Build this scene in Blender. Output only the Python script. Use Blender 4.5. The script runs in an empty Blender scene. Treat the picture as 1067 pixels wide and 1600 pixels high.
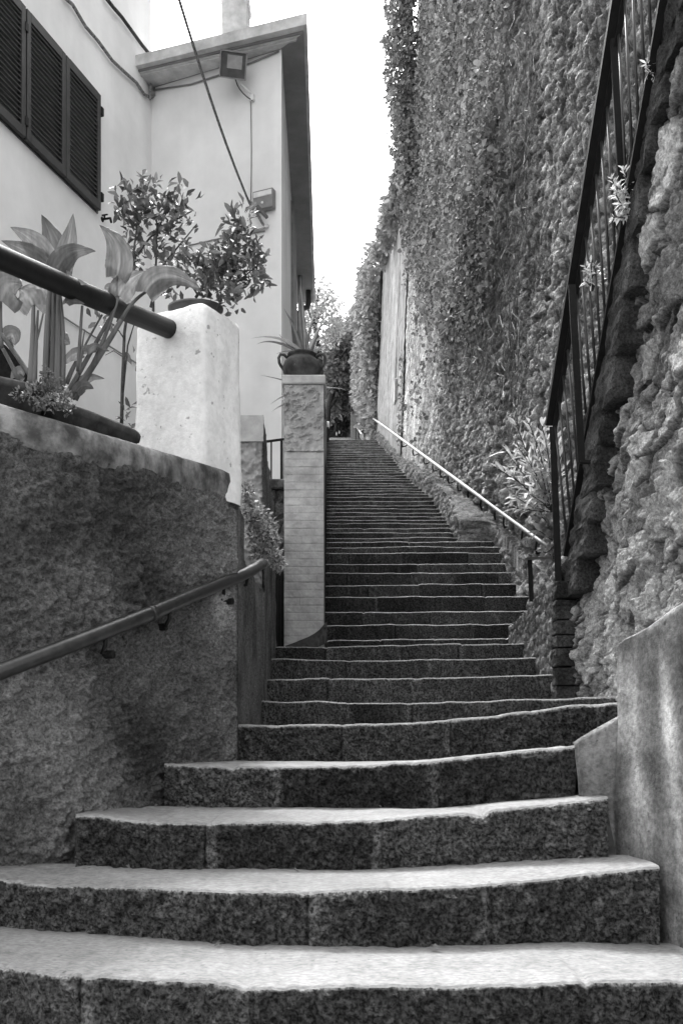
import bpy, math, random
import numpy as np
from mathutils import Vector, Matrix
random.seed(7); RNG = np.random.default_rng(11)

# ------------------------------------------------------------ camera, sky, sun, exposure
scene = bpy.context.scene
C = scene.collection
F = 1550.0; CX = 533.5; HY = 1162.0        # focal length, principal column and horizon row in pixels of the 1067x1600 photograph
cam_d = bpy.data.cameras.new('camera'); cam = bpy.data.objects.new('camera', cam_d); C.objects.link(cam)
cam_d.sensor_fit = 'VERTICAL'; cam_d.sensor_height = 36.0; cam_d.lens = 36.0 * F / 1600.0
cam_d.shift_y = (HY - 800.0) / 1600.0; cam_d.clip_start = 0.05; cam_d.clip_end = 2000
cam.location = (0, 0, 0); cam.rotation_euler = (math.radians(90), 0, 0)
scene.camera = cam

SUN_EL = math.radians(60); SUN_AZ = math.radians(-13)     # azimuth from +Y towards +X
w = bpy.data.worlds.new('World'); scene.world = w; w.use_nodes = True
nt = w.node_tree; nt.nodes.clear()
sky = nt.nodes.new('ShaderNodeTexSky'); sky.sky_type = 'NISHITA'; sky.sun_disc = False
sky.sun_elevation = SUN_EL; sky.sun_rotation = SUN_AZ; sky.air_density = 1.0; sky.dust_density = 4.0; sky.ozone_density = 1.0
bw = nt.nodes.new('ShaderNodeRGBToBW'); bg = nt.nodes.new('ShaderNodeBackground'); wo = nt.nodes.new('ShaderNodeOutputWorld')
bg.inputs['Strength'].default_value = 0.15
nt.links.new(sky.outputs[0], bw.inputs[0]); nt.links.new(bw.outputs[0], bg.inputs[0]); nt.links.new(bg.outputs[0], wo.inputs[0])
sl = bpy.data.lights.new('sun', 'SUN'); sl.energy = 0.92; sl.angle = math.radians(10); sl.color = (1, 1, 1)
so = bpy.data.objects.new('sun', sl); C.objects.link(so)
sd = Vector((math.sin(SUN_AZ) * math.cos(SUN_EL), math.cos(SUN_AZ) * math.cos(SUN_EL), math.sin(SUN_EL)))
so.rotation_euler = sd.to_track_quat('Z', 'Y').to_euler()
scene.view_settings.view_transform = 'Standard'; scene.view_settings.look = 'None'
scene.view_settings.exposure = 2.75; scene.view_settings.gamma = 1.0

def P(px, py, d): return ((px - CX) / F * d, d, (HY - py) / F * d)

# ------------------------------------------------------------ noise
def _h(ix, iy, iz=0, seed=0):
    n = (np.asarray(ix).astype(np.int64) * 374761393 + np.asarray(iy).astype(np.int64) * 668265263 + np.asarray(iz).astype(np.int64) * 2147483647 + seed * 974711) & 0xffffffff
    n = ((n ^ (n >> 13)) * 1274126177) & 0xffffffff
    n = ((n ^ (n >> 16)) * 2246822519) & 0xffffffff
    return ((n ^ (n >> 15)) & 0xffffff) / float(0xffffff)
def vnoise(x, y, seed=0):
    x = np.asarray(x, float); y = np.asarray(y, float)
    ix = np.floor(x); iy = np.floor(y); fx = x - ix; fy = y - iy
    fx = fx * fx * (3 - 2 * fx); fy = fy * fy * (3 - 2 * fy)
    a = _h(ix, iy, 0, seed); b = _h(ix + 1, iy, 0, seed); c = _h(ix, iy + 1, 0, seed); d = _h(ix + 1, iy + 1, 0, seed)
    return (a * (1 - fx) + b * fx) * (1 - fy) + (c * (1 - fx) + d * fx) * fy
def fbm(x, y, octv=4, seed=0):
    s = 0; a = 0.5; t = 0
    for o in range(octv):
        s = s + a * vnoise(x * 2 ** o, y * 2 ** o, seed + o); t += a; a *= 0.5
    return s / t                                     # 0..1
def stones(u, v, su, sv, seed=0, warp=0.35):
    """rubble pattern: returns (edge distance 0..1, id tone 0..1, local tilt)"""
    uu = u / su + warp * (fbm(u / su * 1.7, v / sv * 1.7, 3, seed + 50) - .5) * 2
    vv = v / sv + warp * (fbm(u / su * 1.7, v / sv * 1.7, 3, seed + 90) - .5) * 2
    iu = np.floor(uu); iv = np.floor(vv)
    f1 = np.full(uu.shape, 9.0); f2 = np.full(uu.shape, 9.0); tone = np.zeros(uu.shape); tilt = np.zeros(uu.shape)
    for a in (-1, 0, 1):
        for b in (-1, 0, 1):
            cu = iu + a + .1 + .8 * _h(iu + a, iv + b, 1, seed); cv = iv + b + .1 + .8 * _h(iu + a, iv + b, 2, seed)
            dd = np.sqrt((uu - cu) ** 2 + (vv - cv) ** 2)
            nearer = dd < f1
            f2 = np.where(nearer, f1, np.minimum(f2, dd)); f1 = np.where(nearer, dd, f1)
            tone = np.where(nearer, _h(iu + a, iv + b, 3, seed), tone)
            tilt = np.where(nearer, (uu - cu) * (_h(iu + a, iv + b, 4, seed) - .5) + (vv - cv) * (_h(iu + a, iv + b, 5, seed) - .5), tilt)
    return np.clip((f2 - f1), 0, 1), tone, tilt

# ------------------------------------------------------------ materials (the photograph is black and white: every colour is a grey)
def N(nt, t, **kw):
    n = nt.nodes.new(t)
    for k, v in kw.items(): setattr(n, k, v)
    return n
def gmat(name, lo, hi, scale=6, rough=.85, bump=0.0, bscale=40, bdist=.01, attr=False, blotch=None, stretch=(1, 1, 1),
         metallic=0.0, spec=.12, nrough=.65, translucent=0.0, spots=None, streak=None, span=.13):
    m = bpy.data.materials.new(name); m.use_nodes = True; t = m.node_tree; t.nodes.clear(); L = t.links.new
    out = N(t, 'ShaderNodeOutputMaterial'); b = N(t, 'ShaderNodeBsdfPrincipled')
    b.inputs['Roughness'].default_value = rough; b.inputs['Metallic'].default_value = metallic
    b.inputs['Specular IOR Level'].default_value = spec
    geo = N(t, 'ShaderNodeNewGeometry'); mp = N(t, 'ShaderNodeMapping'); mp.inputs['Scale'].default_value = stretch
    L(geo.outputs['Position'], mp.inputs[0])
    n1 = N(t, 'ShaderNodeTexNoise'); n1.inputs['Scale'].default_value = scale; n1.inputs['Detail'].default_value = 8; n1.inputs['Roughness'].default_value = nrough
    L(mp.outputs[0], n1.inputs['Vector'])
    r = N(t, 'ShaderNodeMapRange'); r.inputs['From Min'].default_value = .5 - span; r.inputs['From Max'].default_value = .5 + span; r.clamp = True
    r.inputs['To Min'].default_value = lo; r.inputs['To Max'].default_value = hi
    L(n1.outputs[0], r.inputs[0]); val = r.outputs[0]
    def mul(v, w):
        k = N(t, 'ShaderNodeMath', operation='MULTIPLY'); L(v, k.inputs[0])
        if isinstance(w, float): k.inputs[1].default_value = w
        else: L(w, k.inputs[1])
        return k.outputs[0]
    if blotch:                                   # (scale, low factor, high factor)
        n2 = N(t, 'ShaderNodeTexNoise'); n2.inputs['Scale'].default_value = blotch[0]; n2.inputs['Detail'].default_value = 5; n2.inputs['Roughness'].default_value = .6
        L(geo.outputs['Position'], n2.inputs['Vector'])
        r2 = N(t, 'ShaderNodeMapRange'); r2.inputs['From Min'].default_value = .35; r2.inputs['From Max'].default_value = .65
        r2.inputs['To Min'].default_value = blotch[1]; r2.inputs['To Max'].default_value = blotch[2]
        L(n2.outputs[0], r2.inputs[0]); val = mul(val, r2.outputs[0])
    if streak:                                   # vertical rain streaks (scale, low, high)
        m3 = N(t, 'ShaderNodeMapping'); m3.inputs['Scale'].default_value = (1, 1, .06); L(geo.outputs['Position'], m3.inputs[0])
        n3 = N(t, 'ShaderNodeTexNoise'); n3.inputs['Scale'].default_value = streak[0]; n3.inputs['Detail'].default_value = 4
        L(m3.outputs[0], n3.inputs['Vector'])
        r3 = N(t, 'ShaderNodeMapRange'); r3.inputs['From Min'].default_value = .4; r3.inputs['From Max'].default_value = .62
        r3.inputs['To Min'].default_value = streak[1]; r3.inputs['To Max'].default_value = streak[2]
        L(n3.outputs[0], r3.inputs[0]); val = mul(val, r3.outputs[0])
    if spots:                                    # small dark pits (scale, threshold, factor)
        v4 = N(t, 'ShaderNodeTexNoise'); v4.inputs['Scale'].default_value = spots[0]; v4.inputs['Detail'].default_value = 2
        L(geo.outputs['Position'], v4.inputs['Vector'])
        r4 = N(t, 'ShaderNodeMapRange'); r4.inputs['From Min'].default_value = spots[1]; r4.inputs['From Max'].default_value = spots[1] + .05
        r4.inputs['To Min'].default_value = 1; r4.inputs['To Max'].default_value = spots[2]
        L(v4.outputs[0], r4.inputs[0]); val = mul(val, r4.outputs[0])
    if attr:
        a = N(t, 'ShaderNodeAttribute'); a.attribute_name = 'tone'; val = mul(val, a.outputs['Fac'])
    cc = N(t, 'ShaderNodeCombineColor')
    for i in range(3): L(val, cc.inputs[i])
    L(cc.outputs[0], b.inputs['Base Color'])
    if bump > 0:
        nb = N(t, 'ShaderNodeTexNoise'); nb.inputs['Scale'].default_value = bscale; nb.inputs['Detail'].default_value = 6; nb.inputs['Roughness'].default_value = .7
        L(mp.outputs[0], nb.inputs['Vector'])
        bp = N(t, 'ShaderNodeBump'); bp.inputs['Strength'].default_value = bump; bp.inputs['Distance'].default_value = bdist
        L(nb.outputs[0], bp.inputs['Height']); L(bp.outputs[0], b.inputs['Normal'])
    if translucent > 0:
        tr = N(t, 'ShaderNodeBsdfTranslucent'); L(cc.outputs[0], tr.inputs[0]); mx = N(t, 'ShaderNodeMixShader'); mx.inputs[0].default_value = translucent
        L(b.outputs[0], mx.inputs[1]); L(tr.outputs[0], mx.inputs[2]); L(mx.outputs[0], out.inputs[0])
    else: L(b.outputs[0], out.inputs[0])
    return m

M = {}
M['step'] = gmat('step_stone', .30, 2.3, 85, .9, 1.0, 120, .02, attr=True, blotch=(3.2, .75, 1.3), stretch=(1, 1, 1), nrough=.62, span=.11)
M['tread'] = gmat('lit_worn_tread', .74, 1.22, 80, .85, .5, 120, .006, attr=True, blotch=(4, .88, 1.1), stretch=(.6, 1, 1), spots=(45, .70, .55))  # paler than riser stone: wear, plus sky and sun light put into the colour
M['ground'] = gmat('ground', .10, .22, 3, .95, .5, 20)
M['stucco'] = gmat('rough_stucco', .030, .13, 80, .95, 1.0, 110, .03, nrough=.75, attr=True, blotch=(1.9, .5, 1.75))
M['stucco_cap'] = gmat('stucco_cap', .09, .20, 12, .88, .8, 50, .01, blotch=(6, .45, 1.3))
M['white_pillar'] = gmat('white_pillar', .66, .78, 30, .85, .6, 50, .008, blotch=(5, .91, 1.04), spots=(28, .67, .5), streak=(7, .92, 1.03))
M['house'] = gmat('house_paint', .74, .80, 2, .8, .2, 30, .006, blotch=(.9, .90, 1.03), streak=(2.2, .95, 1.02))
M['house_side'] = gmat('house_side_paint', .60, .68, 3, .8, .12, 30, .004)
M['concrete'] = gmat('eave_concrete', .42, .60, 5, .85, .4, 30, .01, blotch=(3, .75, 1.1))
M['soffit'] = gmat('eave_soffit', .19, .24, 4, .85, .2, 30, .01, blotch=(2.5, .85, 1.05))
M['shutter'] = gmat('shutter_paint', .02, .03, 8, .5, .1, 60, .002, spec=.4)
M['iron'] = gmat('black_iron', .004, .009, 30, .55, .25, 90, .002, spec=.18)
M['pipe'] = gmat('painted_pipe', .009, .022, 25, .38, .2, 60, .001, spec=.4)
M['galv'] = gmat('worn_pale_pipe', .06, .12, 25, .6, .1, 60, .001, spec=.5)
M['cable'] = gmat('cable', .10, .30, 40, .8, .5, 80, .003)
M['terra'] = gmat('terracotta', .035, .07, 12, .8, .3, 40, .004, blotch=(6, .7, 1.2))
M['soil'] = gmat('soil', .02, .05, 30, .95, .8, 60, .01)
M['brick'] = gmat('painted_brick', .30, .42, 10, .85, .6, 60, .006, attr=True, blotch=(4, .8, 1.1), spec=0.0)
M['rubble'] = gmat('rubble_stone', .5, 1.55, 60, .95, 1.0, 90, .035, nrough=.75, attr=True, blotch=(1.3, .65, 1.35), spots=(30, .66, .5))
M['farwall'] = gmat('far_wall_stone', .4, 1.65, 28, .95, 1.0, 45, .06, nrough=.75, attr=True, blotch=(.8, .75, 1.3), streak=(3, .8, 1.15))
M['quoin'] = gmat('quoin_stone', .022, .095, 70, .95, 1.0, 90, .03, blotch=(5, .45, 1.6), nrough=.75)
M['plaster'] = gmat('pale_plaster', .20, .32, 3, .9, .6, 20, .03, streak=(3, .78, 1.1), stretch=(1, 1, .5))
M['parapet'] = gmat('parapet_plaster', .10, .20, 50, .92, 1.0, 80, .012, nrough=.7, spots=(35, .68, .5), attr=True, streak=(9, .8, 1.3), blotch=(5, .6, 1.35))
M['leaf'] = gmat('leaf', .8, 1.1, 20, .45, attr=True, spec=.5, translucent=.3)
M['leafdark'] = gmat('ivy_leaf', .8, 1.1, 5, .75, attr=True, spec=.22, translucent=.25)
M['broad'] = gmat('broad_leaf', .12, .21, 40, .45, .5, 60, .006, attr=True, spec=.5, translucent=.45, stretch=(1, 1, .15))
M['stalk'] = gmat('stalk', .06, .14, 30, .5, .2, 60, .003, spec=.4, translucent=.2, stretch=(1, 1, .1))
M['bark'] = gmat('bark', .03, .08, 25, .9, .8, 60, .01)
M['glass'] = gmat('lamp_glass', .18, .32, 3, .2, spec=.5)
M['lampbody'] = gmat('lamp_body', .025, .05, 10, .4, spec=.5)
M['pale'] = gmat('pale_metal', .55, .7, 10, .4, spec=.5)
M['slat'] = gmat('lit_slat_paint', .12, .16, 10, .5)  # shutter paint lightened, light on the slat edges put into the colour
M['grey'] = gmat('grey_metal', .16, .22, 10, .5, spec=.5)
M['cloth'] = gmat('dark_cloth', .008, .02, 40, .9, .4, 80, .004)
M['skin'] = gmat('skin', .35, .42, 10, .6)
M['white'] = gmat('white_cloth', .6, .7, 10, .8)

# ------------------------------------------------------------ mesh helpers
def worigin(o):
    v = Vector((0, 0, 0))
    while o is not None: v = v + Vector(o.location); o = o.parent
    return v
def mk(name, verts, faces, mat, parent=None, smooth=True, tone=None, origin=None, mat_idx=None):
    """verts in world space; the object's own origin is placed at the base centre when it is top level"""
    verts = np.asarray(verts, float)
    if parent is None and origin is None:
        lo = verts.min(0); hi = verts.max(0); origin = ((lo[0] + hi[0]) / 2, (lo[1] + hi[1]) / 2, lo[2])
    off = np.array(worigin(parent)) if parent is not None else np.array(origin)
    me = bpy.data.meshes.new(name)
    if isinstance(faces, np.ndarray):
        n, k = faces.shape
        me.vertices.add(len(verts)); me.vertices.foreach_set('co', (verts - off).ravel())
        me.loops.add(n * k); me.loops.foreach_set('vertex_index', faces.ravel().astype(np.int32))
        me.polygons.add(n); me.polygons.foreach_set('loop_start', np.arange(0, n * k, k, dtype=np.int32))
        me.update(calc_edges=True); me.validate()
    else:
        me.from_pydata([tuple(v) for v in (verts - off)], [], [tuple(int(i) for i in f) for f in faces])
    if smooth: me.polygons.foreach_set('use_smooth', [True] * len(me.polygons))
    for m in (mat if isinstance(mat, (list, tuple)) else [mat]): me.materials.append(m)
    if mat_idx is not None: me.polygons.foreach_set('material_index', np.asarray(mat_idx, dtype=np.int32))
    if tone is not None:
        a = me.attributes.new('tone', 'FLOAT', 'POINT'); a.data.foreach_set('value', np.asarray(tone, dtype=np.float32).ravel())
    me.update()
    o = bpy.data.objects.new(name, me); C.objects.link(o)
    if parent is not None: o.parent = parent
    else: o.location = origin
    return o
def thing(name, label, cat, loc, group=None):
    o = bpy.data.objects.new(name, None); C.objects.link(o); o.location = loc; o.empty_display_size = .1
    o['label'] = label; o['category'] = cat
    if group: o['group'] = group
    return o
def tag(o, label, cat, group=None, kind=None):
    o['label'] = label; o['category'] = cat
    if group: o['group'] = group
    if kind: o['kind'] = kind
    return o
def structure(o): o['kind'] = 'structure'; return o
class MB:
    def __init__(s): s.v = []; s.f = []; s.t = []
    def add(s, vs, fs, tone=1.0):
        k = len(s.v); s.v += [tuple(v) for v in vs]; s.f += [tuple(i + k for i in f) for f in fs]; s.t += [tone] * len(vs); return s
    def box(s, c, sz, rz=0, tone=1.0, bev=0):
        sx, sy, sz_ = [a / 2 for a in sz]; ca, sa = math.cos(rz), math.sin(rz); vs = []
        if bev <= 0:
            for z in (-sz_, sz_):
                for x, y in ((-sx, -sy), (sx, -sy), (sx, sy), (-sx, sy)): vs.append((c[0] + x * ca - y * sa, c[1] + x * sa + y * ca, c[2] + z))
            return s.add(vs, [(3, 2, 1, 0), (4, 5, 6, 7), (0, 1, 5, 4), (1, 2, 6, 5), (2, 3, 7, 6), (3, 0, 4, 7)], tone)
        rings = [(-sz_, bev), (-sz_ + bev, 0), (sz_ - bev, 0), (sz_, bev)]
        for z, i in rings:
            b = bev if i == 0 else bev * 1.0
            for x, y in ((-sx + b, -sy + i), (sx - b, -sy + i), (sx - i, -sy + b), (sx - i, sy - b), (sx - b, sy - i), (-sx + b, sy - i), (-sx + i, sy - b), (-sx + i, -sy + b)):
                vs.append((c[0] + x * ca - y * sa, c[1] + x * sa + y * ca, c[2] + z))
        fs = [tuple(range(7, -1, -1)), tuple(range(24, 32))]
        for r in range(3):
            for i in range(8): fs.append((r * 8 + i, r * 8 + (i + 1) % 8, r * 8 + 8 + (i + 1) % 8, r * 8 + 8 + i))
        return s.add(vs, fs, tone)
    def prism(s, pts, z0, z1, tone=1.0):
        """vertical prism over plan polygon; z0/z1 numbers or lists"""
        n = len(pts); a = z0 if isinstance(z0, (list, tuple)) else [z0] * n; b = z1 if isinstance(z1, (list, tuple)) else [z1] * n
        vs = [(p[0], p[1], a[i]) for i, p in enumerate(pts)] + [(p[0], p[1], b[i]) for i, p in enumerate(pts)]
        fs = [tuple(range(n - 1, -1, -1)), tuple(range(n, 2 * n))] + [(i, (i + 1) % n, n + (i + 1) % n, n + i) for i in range(n)]
        return s.add(vs, fs, tone)
    def bar(s, a, b, w, h=None, tone=1.0, up=(0, 0, 1)):
        a = Vector(a); b = Vector(b); d = (b - a).normalized(); up = Vector(up)
        if abs(d.dot(up)) > .98: up = Vector((0, 1, 0))
        x = d.cross(up).normalized(); y = x.cross(d).normalized(); h = h or w; vs = []
        for p in (a, b):
            for i, j in ((-1, -1), (1, -1), (1, 1), (-1, 1)): vs.append(p + x * (i * w / 2) + y * (j * h / 2))
        return s.add(vs, [(3, 2, 1, 0), (4, 5, 6, 7), (0, 1, 5, 4), (1, 2, 6, 5), (2, 3, 7, 6), (3, 0, 4, 7)], tone)
    def tube(s, pts, r, n=8, tone=1.0, cap=True):
        pts = [Vector(p) for p in pts]; m = len(pts); rr = r if isinstance(r, (list, tuple)) else [r] * m
        vs = []; prev = None
        for i, p in enumerate(pts):
            d = (pts[min(i + 1, m - 1)] - pts[max(i - 1, 0)]).normalized()
            if prev is None:
                u = Vector((0, 0, 1)) if abs(d.z) < .9 else Vector((1, 0, 0)); x = d.cross(u).normalized()
            else: x = (prev - d * prev.dot(d)).normalized()
            prev = x; y = d.cross(x)
            for k in range(n):
                a = 2 * math.pi * k / n; vs.append(p + (x * math.cos(a) + y * math.sin(a)) * rr[i])
        fs = [(i * n + k, i * n + (k + 1) % n, (i + 1) * n + (k + 1) % n, (i + 1) * n + k) for i in range(m - 1) for k in range(n)]
        if cap: fs += [tuple(range(n - 1, -1, -1)), tuple((m - 1) * n + k for k in range(n))]
        return s.add(vs, fs, tone)
    def lathe(s, c, prof, n=32, tone=1.0, sx=1.0, sy=1.0, rz=0):
        vs = []; m = len(prof)
        for r, z in prof:
            for k in range(n):
                a = 2 * math.pi * k / n; x = r * math.cos(a) * sx; y = r * math.sin(a) * sy
                vs.append((c[0] + x * math.cos(rz) - y * math.sin(rz), c[1] + x * math.sin(rz) + y * math.cos(rz), c[2] + z))
        fs = [(i * n + k, i * n + (k + 1) % n, (i + 1) * n + (k + 1) % n, (i + 1) * n + k) for i in range(m - 1) for k in range(n)]
        return s.add(vs, fs, tone)
    def make(s, name, mat, parent=None, smooth=False, tone=False):
        return mk(name, s.v, s.f, mat, parent, smooth, tone=s.t if tone else None)
def grid_faces(nu, nv):
    i = np.arange(nu - 1)[:, None]; j = np.arange(nv - 1)[None, :]; a = (i * nv + j).ravel()
    return np.stack([a, a + nv, a + nv + 1, a + 1], 1)
def resample(pts, x, k=1):
    pts = sorted(pts); return np.interp(x, [p[0] for p in pts], [p[k] for p in pts])
def bez(a, b, c, n=10):
    a, b, c = Vector(a), Vector(b), Vector(c)
    return [a * (1 - t) ** 2 + b * 2 * t * (1 - t) + c * t * t for t in [i / (n - 1) for i in range(n)]]

def leaves(pos, direc, nrm, length, width, tone, fold=.25, curl=.15):
    """many folded leaves: numpy arrays (n,3),(n,3),(n,3),(n,),(n,),(n,)"""
    pos = np.asarray(pos, float); n = len(pos)
    d = direc / (np.linalg.norm(direc, axis=1, keepdims=True) + 1e-9)
    s = np.cross(d, nrm); s /= (np.linalg.norm(s, axis=1, keepdims=True) + 1e-9); u = np.cross(s, d)
    L = np.asarray(length)[:, None]; W = np.asarray(width)[:, None]
    mid = pos + d * L * .45 - u * L * 0
    v = np.stack([pos, mid - s * W * .5 + u * W * fold, mid - u * L * .02, mid + s * W * .5 + u * W * fold, pos + d * L * .8 - s * W * .34 - u * L * curl * .4,
                  pos + d * L * .8 + s * W * .34 - u * L * curl * .4, pos + d * L - u * L * curl], 1).reshape(-1, 3)
    b = (np.arange(n) * 7)[:, None]
    f = np.concatenate([b + np.array([[0, 2, 1, 1]]), b + np.array([[0, 3, 2, 2]]), b + np.array([[1, 2, 6, 4]]), b + np.array([[2, 3, 5, 6]])], 0)
    tri = np.concatenate([b + np.array([[0, 2, 1]]), b + np.array([[0, 3, 2]]), b + np.array([[1, 2, 4]]), b + np.array([[4, 2, 6]]), b + np.array([[2, 3, 5]]), b + np.array([[2, 5, 6]])], 0)
    return v, tri, np.repeat(np.asarray(tone), 7)
def rnd_dirs(n, base=(0, 0, 0), spread=1.0):
    v = RNG.normal(size=(n, 3)) * spread + np.array(base); return v / np.linalg.norm(v, axis=1, keepdims=True)

# ============================================================ GROUND AND STAIRCASES
h = .17
def znom(n): return (n - 3.5) * h
# control points in photo pixels: nose (x, y), base of riser (x, y), distance (x, d)
S = {}
S[0] = dict(nose=[(-300, 1480), (0, 1508), (134, 1525), (268, 1533), (385, 1541), (540, 1539), (700, 1537), (870, 1534), (1067, 1533), (1400, 1525)], base=None,
            d=[(-300, 2.72), (0, 2.66), (134, 2.54), (268, 2.49), (385, 2.44), (540, 2.45), (870, 2.48), (1400, 2.55)], xl=-300, xr=1400)
S[1] = dict(nose=[(-200, 1358), (0, 1373), (76, 1379), (202, 1384), (304, 1389), (385, 1391), (481, 1394), (540, 1390), (639, 1386), (737, 1382), (836, 1374), (935, 1364), (1024, 1352), (1100, 1346)],
            base=[(-200, 1432), (0, 1449), (126, 1456), (253, 1467), (385, 1477), (506, 1480), (688, 1478), (886, 1473), (1053, 1477), (1100, 1477)],
            d=[(-200, 3.35), (0, 3.2), (126, 3.14), (253, 3.02), (385, 2.93), (506, 2.90), (688, 2.92), (886, 2.95), (1100, 2.92)], xl=-200, xr=1030)
S[2] = dict(nose=[(60, 1266), (121, 1271), (202, 1280), (329, 1284), (455, 1283), (540, 1281), (639, 1275), (787, 1263), (950, 1245), (1100, 1230)],
            base=[(60, 1350), (119, 1351), (253, 1356), (455, 1358), (540, 1359), (688, 1352), (836, 1342), (975, 1338), (1100, 1335)],
            d=[(60, 3.36), (120, 3.34), (455, 3.38), (688, 3.3), (975, 3.14), (1100, 3.1)], xl=119, xr=950)
S[3] = dict(nose=[(150, 1192), (258, 1194), (405, 1197), (540, 1196), (673, 1188), (787, 1176), (898, 1165), (1000, 1156)],
            base=[(150, 1259), (256, 1260), (540, 1262), (678, 1263), (752, 1257), (905, 1243), (1000, 1240)],
            d=[(150, 3.8), (256, 3.88), (540, 3.95), (678, 3.75), (787, 3.6), (905, 3.35), (1000, 3.25)], xl=257, xr=899)
S[4] = dict(nose=[(300, 1132), (367, 1132), (540, 1132), (698, 1126), (787, 1116), (886, 1104), (964, 1097), (1050, 1092)],
            base=[(300, 1188), (540, 1190), (673, 1187), (787, 1175), (896, 1163), (1050, 1156)],
            d=[(300, 4.62), (540, 4.62), (698, 4.5), (896, 4.3), (1050, 4.2)], xl=368, xr=1010)
S[5] = dict(nose=[(300, 1097), (408, 1097), (540, 1097), (640, 1097), (762, 1095), (886, 1090), (945, 1087), (1040, 1082)], d=[(300, 5.9), (640, 5.85), (945, 5.3), (1040, 5.2)], xl=400, xr=990)
S[6] = dict(nose=[(300, 1060), (416, 1062), (560, 1060), (720, 1057), (850, 1053), (990, 1050)], d=[(300, 6.55), (990, 6.3)], xl=408, xr=920)
S[7] = dict(nose=[(300, 1030), (560, 1031), (760, 1029), (851, 1027), (950, 1025)], d=[(300, 7.1), (950, 7.1)], xl=415, xr=900)
S[8] = dict(nose=[(300, 1008), (428, 1009), (510, 1010), (640, 1008), (834, 1004), (950, 1002)], d=[(300, 7.8), (950, 7.8)], xl=400, xr=880)
S[9] = dict(nose=[(400, 1004), (520, 1000), (700, 998), (800, 996), (900, 995)], d=[(400, 8.9), (900, 8.9)], xl=455, xr=840)
R9 = {10: (976, 9.2, 840), 11: (956, 9.6, 845), 12: (937, 9.93, 850), 13: (913, 10.9, 830), 14: (896, 11.1, 820), 15: (881, 11.4, 812), 16: (864, 11.7, 800), 17: (855, 11.85, 792), 18: (847, 12.15, 776)}
R9[12] = (933, 9.93, 850); R9[13] = (914, 10.85, 830)
for n, (y, d, xr) in R9.items():
    S[n] = dict(nose=[(380, y), (533, y), (650, y - .6), (900, y - 1.4)], d=[(380, d), (900, d)], xl=505 if n > 10 else 495, xr=xr)
FAR = [840, 832, 825, 818, 812, 806.5, 801, 795, 789.6, 783, 776.4, 771.7, 767, 763, 759, 755, 750.7, 746.5, 743, 738.7, 735, 731.8, 728, 724, 720, 716, 713, 710, 707, 704.5, 702, 699.5, 697, 694.5, 692, 689.5, 687]
RX = [(687, 594), (702, 612), (716, 623), (732, 640), (750, 655), (776, 682), (796, 690), (809, 697), (818, 711), (840, 720)]
for i, y in enumerate(FAR):
    n = 19 + i; d = znom(n) * F / (HY - y)
    S[n] = dict(nose=[(380, y), (560, y), (900, y)], d=[(380, d), (900, d)], xl=508, xr=float(np.interp(y, [a for a, b in RX], [b for a, b in RX])) + 3)
NS = max(S)

def step_curves(n, x):
    s = S[n]; d = resample(s['d'], x); z = (HY - resample(s['nose'], x)) / F * d
    if s.get('base'): zb = (HY - resample(s['base'], x)) / F * d
    elif n == 0: zb = z - .2
    else: zb = z - .22
    return d, z, zb
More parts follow.
